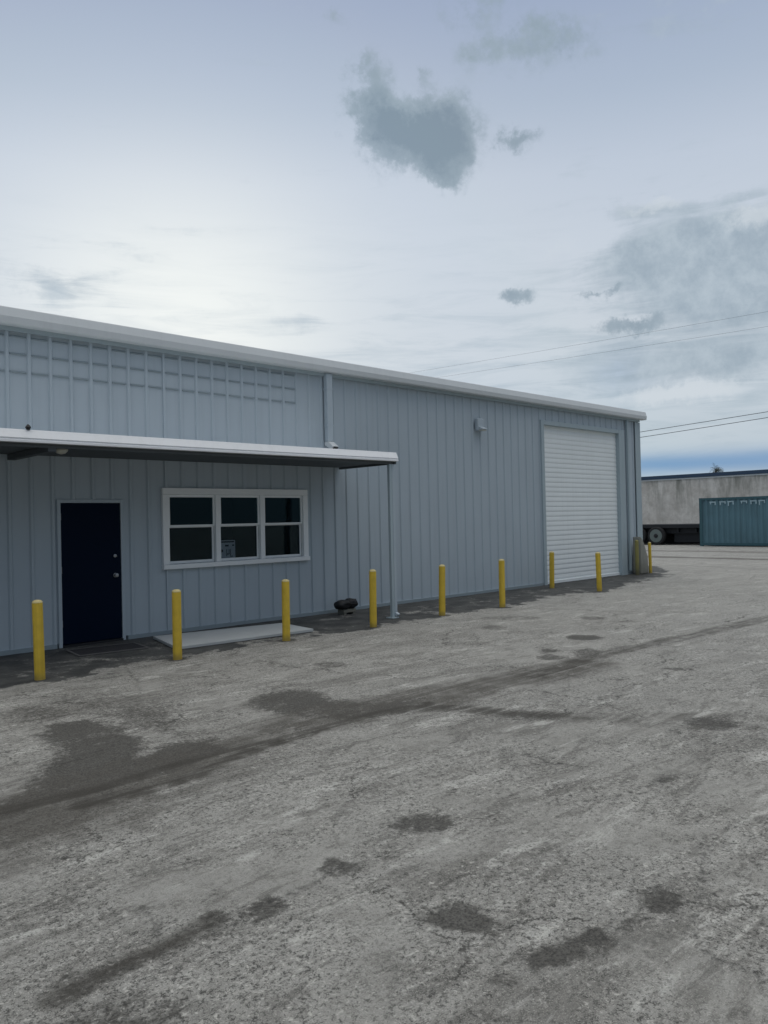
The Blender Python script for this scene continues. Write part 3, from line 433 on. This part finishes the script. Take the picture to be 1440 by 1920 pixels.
# ---------------------------------------------------------------- the metal building
XL, XR, YB, ZT = -9., 21.22, 29., 4.62
bld = empty('metal_building', (6.,W,0), 'long low grey ribbed-metal warehouse with white canopy, navy door and roll-up door', 'building')
bld.location = (0,0,0)
PIT = .293; PH = 5.94
def rib_profile(x0, x1):
    pts = [(x0,0.)]
    k = math.floor((x0-PH)/PIT)-1
    while PH+k*PIT < x1+PIT:
        c = PH+k*PIT
        for dx, dy in ((-.036,0),(-.017,-.026),(.017,-.026),(.036,0)):
            if x0+.001 < c+dx < x1-.001: pts.append((c+dx,dy))
        k += 1
    pts.append((x1,0.)); return pts
def ribbed(mb, x0, x1, z0, z1, y=W):
    p = rib_profile(x0,x1); n = len(p)
    mb.add([(x,y+d,z0) for x,d in p]+[(x,y+d,z1) for x,d in p], [(i,i+1,n+i+1,n+i) for i in range(n-1)])
DX0, DX1, DZ = 4.26, 5.20, 2.09
WX0, WX1, WZ0, WZ1 = 5.92, 8.69, 1.09, 2.22
RX0, RX1, RZ = 16.27, 20.02, 4.05
BZ = .05
fw = MB()
for r in ((XL,DX0,BZ,ZT),(DX0,DX1,DZ,ZT),(DX1,WX0,BZ,ZT),(WX0,WX1,BZ,WZ0),(WX0,WX1,WZ1,ZT),(WX1,RX0,BZ,ZT),(RX0,RX1,RZ,ZT),(RX1,XR,BZ,ZT)): ribbed(fw, *r)
fw.build('front_wall', M['wall'], bld, fix=False)
# inner lining with the same openings
il = MB()
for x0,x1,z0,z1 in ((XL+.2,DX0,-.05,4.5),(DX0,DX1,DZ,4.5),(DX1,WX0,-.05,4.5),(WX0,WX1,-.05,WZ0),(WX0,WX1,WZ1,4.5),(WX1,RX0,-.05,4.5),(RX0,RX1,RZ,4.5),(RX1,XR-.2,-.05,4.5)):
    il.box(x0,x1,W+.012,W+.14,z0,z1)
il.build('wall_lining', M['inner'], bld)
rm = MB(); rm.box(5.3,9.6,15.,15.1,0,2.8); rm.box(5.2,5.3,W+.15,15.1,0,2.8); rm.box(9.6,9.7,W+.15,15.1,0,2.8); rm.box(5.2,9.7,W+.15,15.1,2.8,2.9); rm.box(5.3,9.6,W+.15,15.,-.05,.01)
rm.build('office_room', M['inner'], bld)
def side(name, x):
    q = MB(); n = 60; pts = []
    y = W
    while y < YB:
        pts += [(y,0),(min(y+.1,YB),0),(min(y+.12,YB),1),(min(y+.16,YB),1),(min(y+.18,YB),0)]; y += PIT
    pts.append((YB,0)); m_ = len(pts); s = 1 if x > 0 else -1
    q.add([(x+s*.03*d,y_,-.05) for y_,d in pts]+[(x+s*.03*d,y_,ZT+(y_-W)*.02) for y_,d in pts], [(i,i+1,m_+i+1,m_+i) for i in range(m_-1)])
    return q.build(name, M['wall'], bld)
side('end_wall', XR-.01); side('end_wall', XL+.01)
MB().box(XL,XR,YB,YB+.05,-.05,ZT+.3).build('rear_wall', M['wall'], bld)
rf = MB(); rf.add([(XL-.1,W-.12,4.60),(XR+.12,W-.12,4.60),(XR+.12,YB+.2,4.98),(XL-.1,YB+.2,4.98),(XL-.1,W-.12,4.66),(XR+.12,W-.12,4.66),(XR+.12,YB+.2,5.04),(XL-.1,YB+.2,5.04)],
   [(3,2,1,0),(4,5,6,7),(0,1,5,4),(1,2,6,5),(2,3,7,6),(3,0,4,7)]); rf.build('roof', M['roof'], bld)
# base angle
bt = MB()
for x0,x1 in ((XL,DX0-.06),(DX1+.06,RX0-.12),(RX1+.1,XR)): bt.box(x0,x1,W-.04,W+.012,-.02,.052)
bt.build('base_trim', M['rail'], bld)
# box gutter along the eave: stepped profile (y,z)
gp = [(W-.035,4.745),(W-.165,4.74),(W-.178,4.73),(W-.217,4.60),(W-.205,4.515),(W-.19,4.50),(W-.035,4.50)]
MB().prism(gp,'x',XL-.15,XR+.16).build('eave_gutter', M['fascia'], bld, bevel=.006)
MB().box(XL,XR,W-.07,W-.034,4.44,4.498).build('frieze_trim', M['trim'], bld)
# corner trim and downpipe at the right corner
MB().box(XR-.26,XR+.04,W-.052,W-.034,.04,4.428).box(XR+.022,XR+.04,W-.034,W+.22,.04,4.428).build('corner_trim', M['trim'], bld, bevel=.004)
dp = MB(); dp.box(20.42,20.50,W-.10,W-.034,.10,4.43); dp.build('downspout', M['trim'], bld, bevel=.01)
def downspout(x, z0, z1, w=.11, d=.10):
    q = MB(); y1 = W-.036; q.box(x-w/2,x+w/2,y1-d,y1,z0+.16,z1)
    o = q.build('downspout', M['wall'], bld, bevel=.012)
    e = MB(); e.prism([(y1-d,z0+.158),(y1,z0+.158),(y1,z0+.10),(y1-d-.07,z0),(y1-d-.14,z0+.06)],'x',x-w/2,x+w/2); e.build('outlet_elbow', M['fascia'], o, bevel=.008)
    h = MB(); h.add([(x-w/2+.012,y1-d-.078,z0-.0005),(x+w/2-.012,y1-d-.078,z0-.0005),(x+w/2-.012,y1-d-.145,z0+.05),(x-w/2+.012,y1-d-.145,z0+.05)],[(0,1,2,3)])
    h.v = [(a,b_-.004,c-.004) for a,b_,c in h.v]; h.build('outlet_mouth', M['black'], o)
    for z in (z0+.45,z1-.3): MB().box(x-w/2-.012,x+w/2+.012,y1-d-.004,y1,z,z+.025).build('strap', M['wall'], o)
downspout(9.26, 3.05, 4.49, .14, .11)
# old sign rails between the ribs; their dark colour draws the shadow gaps
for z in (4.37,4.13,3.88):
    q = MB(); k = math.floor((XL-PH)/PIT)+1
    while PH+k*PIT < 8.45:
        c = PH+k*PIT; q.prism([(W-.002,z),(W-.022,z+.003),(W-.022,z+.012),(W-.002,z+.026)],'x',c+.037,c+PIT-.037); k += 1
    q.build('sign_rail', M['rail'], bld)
# wall light
wl_ = MB(); wl_.box(13.62,13.84,W-.13,W-.034,3.70,3.98); o = wl_.build('wall_light', M['wall'], bld, bevel=.02)
q = MB(); q.prism([(W-.13,3.80),(W-.24,3.74),(W-.24,3.72),(W-.13,3.72)],'x',13.64,13.82); q.build('lamp_hood', M['wall'], o, bevel=.005)
MB().box(13.65,13.81,W-.22,W-.132,3.695,3.718).build('lamp_lens', M['lampg'], o)
# ---- entry door
d = MB(); d.box(DX0+.024,DX1-.024,W-.012,W+.035,.03,DZ-.024); door = d.build('entry_door', M['door'], bld, bevel=.004)
q = MB(); q.box(DX0-.03,DX0+.022,W-.030,W+.13,-.02,DZ+.03); q.box(DX1-.022,DX1+.03,W-.030,W+.13,-.02,DZ+.03); q.box(DX0+.022,DX1-.022,W-.030,W+.13,DZ-.022,DZ+.03)
q.build('door_frame', M['wall'], door, bevel=.004)
MB().box(DX0+.023,DX1-.023,W-.06,W+.10,-.02,.022).build('threshold', M['dark'], door, bevel=.004)
kx = DX1-.115
MB().lathe([(.034,W-.010),(.034,W-.018),(.014,W-.020),(.013,W-.035),(.026,W-.042),(.032,W-.058),(.027,W-.074),(.01,W-.079)], kx, .98, 'y', 20).build('knob', M['chrome'], door, smooth=True)
MB().lathe([(.026,W-.010),(.026,W-.022),(.020,W-.026),(.009,W-.027),(.009,W-.030)], kx, 1.27, 'y', 20).build('deadbolt', M['chrome'], door, smooth=True)
for z in (.28,1.05,1.82):
    MB().lathe([(.008,z),(.008,z+.1)], DX0+.023, W-.016, 'z', 8).build('hinge', M['chrome'], door)
# ---- window: three double-hung units in one frame
fy0, fy1 = W-.055, W+.02
q = MB(); q.box(WX0-.06,WX1+.06,fy0,fy1,WZ1-.02,WZ1+.085); q.box(WX0-.06,WX0+.05,fy0,fy1,WZ0-.0,WZ1-.022); q.box(WX1-.05,WX1+.06,fy0,fy1,WZ0-.0,WZ1-.022)
win = q.build('window', M['winw'], bld, bevel=.004)
MB().box(WX0-.07,WX1+.07,W-.085,fy1,WZ0-.075,WZ0-.002).build('sill', M['winw'], win, bevel=.006)
uw = (WX1-WX0-.1)/3; a = [WX0+.05+uw*i for i in range(4)]
for i in (1,2): MB().box(a[i]-.045,a[i]+.045,fy0+.004,fy1,WZ0,WZ1-.022).build('mullion', M['winw'], win, bevel=.004)
zm = (WZ0+WZ1)/2+.03
for i in range(3):
    x0 = a[i]+(.045 if i else 0); x1 = a[i+1]-(.045 if i < 2 else 0)
    q = MB(); s = .032
    q.box(x0,x0+s,W-.02,W+.018,zm,WZ1-.022); q.box(x1-s,x1,W-.02,W+.018,zm,WZ1-.022); q.box(x0+s,x1-s,W-.02,W+.018,WZ1-.022-.04,WZ1-.022); q.box(x0+s,x1-s,W-.02,W+.018,zm,zm+.028)
    q.build('upper_sash', M['winw'], win, bevel=.003)
    q = MB(); y0_, y1_ = W+.022, W+.058
    q.box(x0,x0+s,y0_,y1_,WZ0,zm+.02); q.box(x1-s,x1,y0_,y1_,WZ0,zm+.02); q.box(x0+s,x1-s,y0_,y1_,zm-.018,zm+.02); q.box(x0+s,x1-s,y0_,y1_,WZ0,WZ0+.045)
    q.build('lower_sash', M['winw'], win, bevel=.003)
    MB().box(x0+s-.004,x1-s+.004,W-.002,W+.002,zm+.02,WZ1-.055).build('pane', M['glass'], win)
    MB().box(x0+s-.004,x1-s+.004,y0_+.015,y0_+.019,WZ0+.04,zm-.012).build('pane', M['glass2'], win)
# ---- roll-up door
q = MB(); z = .06; pts = []
while z < RZ-.02:
    for dz, dy in ((0,0),(.012,.012),(.028,.016),(.040,.004),(.052,-.012),(.075,-.016),(.098,-.010),(.112,0)):
        pts.append((W+.04+dy*.24, min(z+dz,RZ)))
    z += .1245
n = len(pts); q.add([(RX0+.02,y_,z_) for y_,z_ in pts]+[(RX1-.02,y_,z_) for y_,z_ in pts], [(i,i+1,n+i+1,n+i) for i in range(n-1)])
roll = q.build('roll_up_door', M['roll'], bld, fix=False)
MB().box(RX0+.02,RX1-.02,W+.01,W+.075,-.0,.075).build('bottom_bar', M['roll'], roll, bevel=.004)
MB().box(RX0-.09,RX0+.03,W-.07,W+.13,-.02,RZ+.09).build('jamb', M['trim'], roll, bevel=.004)
MB().box(RX1-.03,RX1+.28,W-.07,W+.13,-.02,RZ+.09).build('jamb', M['trim'], roll, bevel=.004)
MB().box(RX0+.032,RX1-.032,W-.068,W+.13,RZ-.02,RZ+.09).build('head_trim', M['trim'], roll, bevel=.004)
# ---- canopy
CX0, CX1, CY = -9., 9.56, 9.62
q = MB(); q.add([(CX0,CY+.02,2.865),(CX1-.02,CY+.02,2.865),(CX1-.02,W-.03,2.93),(CX0,W-.03,2.93),(CX0,CY+.02,2.885),(CX1-.02,CY+.02,2.885),(CX1-.02,W-.03,2.95),(CX0,W-.03,2.95)],
   [(3,2,1,0),(4,5,6,7),(0,1,5,4),(1,2,6,5),(2,3,7,6),(3,0,4,7)]); can = q.build('canopy', M['canopyw'], bld)
fp = [(CY+.045,2.90),(CY+.032,2.907),(CY-.022,2.80),(CY-.010,2.792),(CY-.010,2.783),(CY-.024,2.777),(CY-.026,2.748),(CY+.03,2.745),(CY+.045,2.86)]
MB().prism(fp,'x',CX0,CX1+.02).build('fascia', M['canopyw'], can, bevel=.003)
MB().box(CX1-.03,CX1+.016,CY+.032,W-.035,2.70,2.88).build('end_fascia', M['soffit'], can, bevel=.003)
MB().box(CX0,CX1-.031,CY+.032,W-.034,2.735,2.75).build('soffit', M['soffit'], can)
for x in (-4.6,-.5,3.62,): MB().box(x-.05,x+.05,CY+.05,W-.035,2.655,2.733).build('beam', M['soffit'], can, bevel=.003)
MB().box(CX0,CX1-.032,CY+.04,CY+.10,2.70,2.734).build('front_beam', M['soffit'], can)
ps = MB().box(9.41,9.47,9.66,9.72,.0,2.70); post = ps.build('post', M['trim'], can, bevel=.006)
MB().box(9.36,9.52,9.61,9.77,-.01,.012).build('base_plate', M['trim'], post)
q = MB(); q.box(9.474,9.535,9.66,9.72,.10,2.745); q.prism([(9.66,.098),(9.72,.098),(9.72,.06),(9.63,.02),(9.59,.06)],'x',9.474,9.535); q.build('downspout', M['wall'], post, bevel=.01)
o = MB().lathe([(.075,2.735),(.08,2.72),(.082,2.69),(.05,2.655),(.01,2.645)], 3.80, 9.86, 'z', 20).build('ceiling_light', M['lampg'], can, smooth=True)
MB().lathe([(.02,2.905),(.035,2.935),(.01,2.97)], 3.33, CY+.03, 'z', 10).build('roof_fastener', M['black'], can)

# ---------------------------------------------------------------- things in front of the building
def bollard_proto(body, cap):
    t = empty('bollard', (0,0,0), '', 'bollard', 'yellow bollards in front of the building')
    MB().lathe([(.058,-.02),(.058,.865)],0,0,'z',28).build('pipe', body, t, smooth=True)
    MB().lathe([(.058,.866),(.056,.876),(.045,.890),(.025,.898),(.005,.90)],0,0,'z',28).build('cap', cap, t, smooth=True)
    return t
bp = bollard_proto(M['yellow'], M['cap'])
spots = [(3.209,9.065,0,'yellow bollard nearest the camera, left of the navy door',1.0),
 (4.897,8.999,.8,'yellow bollard right of the navy door, at the left end of the pale slab',.99),
 (6.72,9.133,1.7,'yellow bollard at the right end of the pale slab, below the window',.985),
 (8.454,9.132,2.9,'yellow bollard just left of the canopy post',1.03),
 (10.237,9.243,3.6,'first yellow bollard right of the canopy post',1.0),
 (11.832,9.125,4.4,'second yellow bollard right of the canopy post, before plain ribbed wall',1.02),
 (15.686,10.595,5.1,'thin yellow bollard at the left jamb of the roll-up door',.97),
 (15.58,9.256,5.8,'yellow bollard standing out before the middle of the roll-up door',.98)]
kids = list(bp.children)
def copy_thing(t):
    r = t.copy(); COL.objects.link(r)
    for c in t.children:
        k = c.copy(); COL.objects.link(k); k.parent = r
    return r
for i, (x,y,rz,lab,s) in enumerate(spots):
    o = bp if i == 0 else copy_thing(bp)
    o.location = (x,y,0); o.rotation_euler = (random.uniform(-.022,.022),random.uniform(-.022,.022),rz); o.scale = (1,1,s); o['label'] = lab
bq = bollard_proto(M['yellow2'], M['yellow2'])
bq.location = (20.25,10.81,0); bq.scale = (.9,.9,1.1); bq['label'] = 'dirty olive-yellow bollard tight against the far right corner of the building'
br = copy_thing(bp); br.location = (21.16,10.88,0); br.scale = (.75,.75,1.0); br['label'] = 'thin yellow bollard farthest right, just past the corner of the building'
# pale corner guard
q = MB(); q.prism([(20.52,0),(20.98,0),(20.96,.45),(20.80,.80),(20.66,1.0),(20.56,1.08),(20.54,.6)],'y',10.84,11.10)
tag(q.build('corner_guard', M['conc'], None, bevel=.03), 'pale stained concrete guard block flaring out at the right corner of the building', 'guard block')
# pale slab
q = MB(); q.add([(5.22,9.62,0),(7.50,9.48,0),(7.62,10.47,0),(5.50,10.84,0),(5.22,9.62,.045),(7.50,9.48,.045),(7.62,10.47,.045),(5.50,10.84,.045)],[(3,2,1,0),(4,5,6,7),(0,1,5,4),(1,2,6,5),(2,3,7,6),(3,0,4,7)])
tag(q.build('slab', M['pad'], None, bevel=.006), 'thin pale flat slab lying on the dark strip below the window', 'slab')
# door mat
q = MB(); q.box(-.45,.45,-.28,.28,0,.012); t = empty('door_mat', (4.62,10.45,0), 'dark rubber mat with a worn grey edge before the navy door', 'mat'); t.rotation_euler = (0,0,-.12)
q.build('mat_body', M['mat'], t, bevel=.003); q = MB(); q.box(-.48,.48,-.31,-.281,0,.014); q.box(-.48,.48,.281,.31,0,.014); q.box(-.48,-.451,-.281,.281,0,.014); q.box(.451,.48,-.281,.281,0,.014); q.build('mat_border', M['matedge'], t)
# black bundle on a block
t = empty('black_bundle', (9.33,10.80,0), 'black lumpy rubber bundle sitting on a low grey block at the wall foot', 'bundle')
def lump(cx_, cy_, cz, rx, ry, rz_, seed, n=20):
    r = random.Random(seed); bm = bmesh.new(); bmesh.ops.create_icosphere(bm, subdivisions=3, radius=1.)
    for v in bm.verts:
        p = v.co.copy(); k = 1+.10*math.sin(p.x*5+seed)*math.cos(p.y*4+p.z*6)+r.uniform(-.015,.015)
        e = lambda q_: math.copysign(abs(q_)**.72, q_); v.co = Vector((cx_+e(p.x)*rx*k, cy_+e(p.y)*ry*k, cz+e(p.z)*rz_*k))
    return bm
m_ = bpy.data.meshes.new('bundle'); bm = lump(-.10,0,.175,.15,.12,.085,1); b2 = lump(.11,.01,.18,.13,.11,.092,2)
tmp = bpy.data.meshes.new('tmp'); b2.to_mesh(tmp); b2.free(); bm.from_mesh(tmp); bm.to_mesh(m_); bm.free(); m_.materials.append(M['black']); m_.shade_smooth()
o = bpy.data.objects.new('bundle', m_); COL.objects.link(o); o.parent = t
MB().tube([(-.2,-.09,.18),(-.08,-.13,.21),(.05,-.13,.19),(.2,-.09,.17)],.012).build('strap', M['tyre'], t, smooth=True)
blk = MB().box(9.20,9.50,10.72,10.90,.03,.09).box(9.21,9.27,10.73,10.89,-.01,.03).box(9.43,9.49,10.73,10.89,-.01,.03).build('block', M['conc'], None, bevel=.006)
tag(blk, 'low grey footed block at the wall foot under the black bundle', 'block'); blk.name = 'footed_block'
# paper notice inside the window
t = empty('paper_notice', (7.10,W+.062,1.135), 'white printed paper notice standing inside the middle window, lower left', 'notice')
MB().box(-.15,.15,0,.002,0,.30).build('sheet', M['paper'], t)
q = MB()
q.box(-.13,.13,-.003,-.001,.262,.285); q.box(-.05,.02,-.003,-.001,.195,.225); q.box(.09,.13,-.003,-.001,.20,.225)
q.lathe([(.026,-.001),(.026,-.003)],-.115,.125,'y',14); q.box(-.025,-.012,-.003,-.001,.03,.15); q.box(-.012,.035,-.003,-.001,.06,.075); q.box(.05,.062,-.003,-.001,.02,.15); q.box(.062,.10,-.003,-.001,.02,.034); q.box(.02,.034,-.003,-.001,.075,.15)
q.build('printing', M['ink'], t)

# ---------------------------------------------------------------- far side of the yard
# shipping container, long side facing the building end
cx0, cy0, cy1 = 39.3, 5.3, 17.45
t = empty('shipping_container', (cx0+1.2,(cy0+cy1)/2,0), 'weathered teal blue corrugated shipping container across the yard at the right edge', 'container')
t.location = (0,0,0)
q = MB(); prof = []; y = cy0+.15
while y < cy1-.15:
    prof += [(y,0),(y+.07,0),(y+.13,.045),(y+.20,.045),(y+.26,0)]; y += .27
n = len(prof); q.add([(cx0+.02+d_,y_,.17) for y_,d_ in prof]+[(cx0+.02+d_,y_,2.36) for y_,d_ in prof],[(i,i+1,n+i+1,n+i) for i in range(n-1)])
q.build('side_panel', M['teal'], t, fix=False)
q = MB(); q.box(cx0+2.38,cx0+2.42,cy0+.1,cy1-.1,.15,2.4); q.box(cx0+.1,cx0+2.38,cy1-.06,cy1-.02,.15,2.4); q.box(cx0+.1,cx0+2.38,cy0+.02,cy0+.06,.15,2.4); q.build('end_panel', M['teal'], t)
MB().box(cx0+.02,cx0+2.42,cy0+.02,cy1-.02,2.40,2.44).build('roof', M['teal'], t)
q = MB(); q.box(cx0,cx0+.08,cy0+.15,cy1-.15,2.36,2.47); q.box(cx0,cx0+.08,cy0+.15,cy1-.15,.04,.17)
for y in (cy0,cy1-.15):
    q.box(cx0-.005,cx0+.15,y,y+.15,.0,2.475); q.box(cx0+2.28,cx0+2.44,y,y+.15,.0,2.475)
q.build('frame', M['teald'], t)
# chalky lettering on the upper part of the side (unreadable in the photo: worn strokes)
for i, y in enumerate((16.75,16.25,15.85,15.2,14.75,14.35)):
    q = MB(); q.box(cx0+.010,cx0+.016,y-.16,y+.16,2.22,2.28)
    q.box(cx0+.010,cx0+.016,y-.16,y-.10,2.10+.04*(i%2),2.218); q.box(cx0+.010,cx0+.016,y+.08,y+.14,2.14-.05*(i%3),2.218)
    q.build('faded_letter', M['chalk'], t)
# trailer with wheels, parked left of the container
t = empty('flatbed_trailer', (0,0,0), 'dark low flatbed trailer with a grey-green wheel, parked left of the teal container', 'trailer')
MB().box(40.5,42.9,17.62,27.,.92,1.12).build('deck', M['dark'], t, bevel=.01)
q = MB(); q.box(40.75,40.87,17.7,27.,.62,.918); q.box(42.5,42.62,17.7,27.,.62,.918)
for y in (18.2,19.2,21.6,23.,25.): q.box(40.6,42.8,y,y+.08,.70,.917)
q.build('chassis_rail', M['dark'], t)
q = MB(); q.box(40.9,42.2,17.7,19.6,.12,.90); q.build('dark_fill_box', M['dark'], t, bevel=.02)  # dark mass added to blacken the space under the deck
q = MB(); q.box(41.75,41.79,17.65,27.,.02,.90); q.build('dark_fill_sheet', M['dark'], t)  # dark sheet added mid-chassis to close the lighter gap below the deck
def wheel(x, y):
    w = MB().lathe([(.30,x+.0),(.46,x+.0),(.50,x+.03),(.50,x+.22),(.46,x+.25),(.30,x+.25)], y, .50, 'x', 32).build('wheel', M['tyre'], t, smooth=True)
    MB().lathe([(.36,x-.012),(.34,x-.014),(.29,x+.02),(.16,x+.03),(.15,x-.0),(.13,x-.005)], y, .50, 'x', 32).build('rim', M['rim'], w, smooth=True)
    MB().lathe([(.12,x-.008),(.11,x-.04),(.06,x-.06),(.01,x-.06)], y, .50, 'x', 18).build('hub', M['black'], w, smooth=True)
wheel(40.35,20.38); wheel(42.6,20.38); wheel(40.35,21.5); wheel(42.6,21.5)
# far industrial building
t = empty('industrial_building', (0,0,0), 'long flat-roofed stained concrete building with dark blue roof edge across the yard', 'building')
q = MB(); q.box(46.,70.,-30.,60.,-.1,3.88); q.build('wall', M['bbwall'], t)
MB().box(45.9,70.1,-30.1,60.1,3.882,4.10).build('roof_edge', M['bluetrim'], t)
MB().box(45.94,45.998,-30.,60.,3.80,3.881).build('flashing', M['fascia'], t)
MB().box(45.95,45.998,8.,15.8,2.62,2.72).build('ledge', M['fascia'], t)
# palm rising behind its roof
t = empty('palm_tree', (100.,41.9,0), 'small dark windblown palm crown just showing over the far building roof', 'palm')
MB().tube([(0,0,-.1),(.05,.05,3.),(0,.1,5.6),(-.05,.15,7.1)],[.2,.16,.14,.13],10).build('trunk', M['bark'], t, smooth=True)
q = MB(); r = random.Random(5)
for i in range(46):
    a0 = r.uniform(0,2*math.pi); el = r.uniform(-.3,1.1); L_ = r.uniform(.8,1.5); p = Vector((-.05,.15,7.15)); dr = Vector((math.cos(a0)*math.cos(el), math.sin(a0)*math.cos(el)-.55, math.sin(el)*.9)).normalized()
    for k in range(9):
        p2 = p+dr*L_/9; sd = dr.cross(Vector((0,0,1))).normalized(); wd = .26*math.sin((k+1)/10*math.pi)
        for sg in (-1,1):
            tip = p2+sd*sg*wd+dr*.08+Vector((0,0,-.07-.04*r.random()))
            q.add([p,p+dr*.05,tip],[(0,1,2)])
        q.add([p+sd*.01,p-sd*.01,p2],[(0,1,2)])
        dr = (dr+Vector((0,-.05,-.10-.03*k))).normalized(); p = p2
q.build('crown', M['frond'], t, fix=False)
# overhead lines beyond the building
for lab, wx, ya, za, yb, zb, rad in (('lower of the two dark overhead cables beyond the building corner',60,31.39,8.13,21.3,8.66,.024),('upper of the two dark overhead cables beyond the building corner',60,31.39,8.58,21.3,9.09,.024),
      ('faint thin cable high in the sky, topmost above the building corner',34,21.39,10.35,13.72,10.1,.0045),('faint thin cable high in the sky, just under the topmost one',34,19.6,9.7,11.97,9.42,.0045)):
    sl2 = (zb-za)/(yb-ya); pts = []
    for i in range(41):
        y = 90-i*4.; pts.append((wx,y,za+sl2*(y-ya)+((y-26)/70)**2*1.2))
    tag(MB().tube(pts,rad,6).build('overhead_cable', M['wire'], None, smooth=True), lab, 'cable', 'overhead cables')
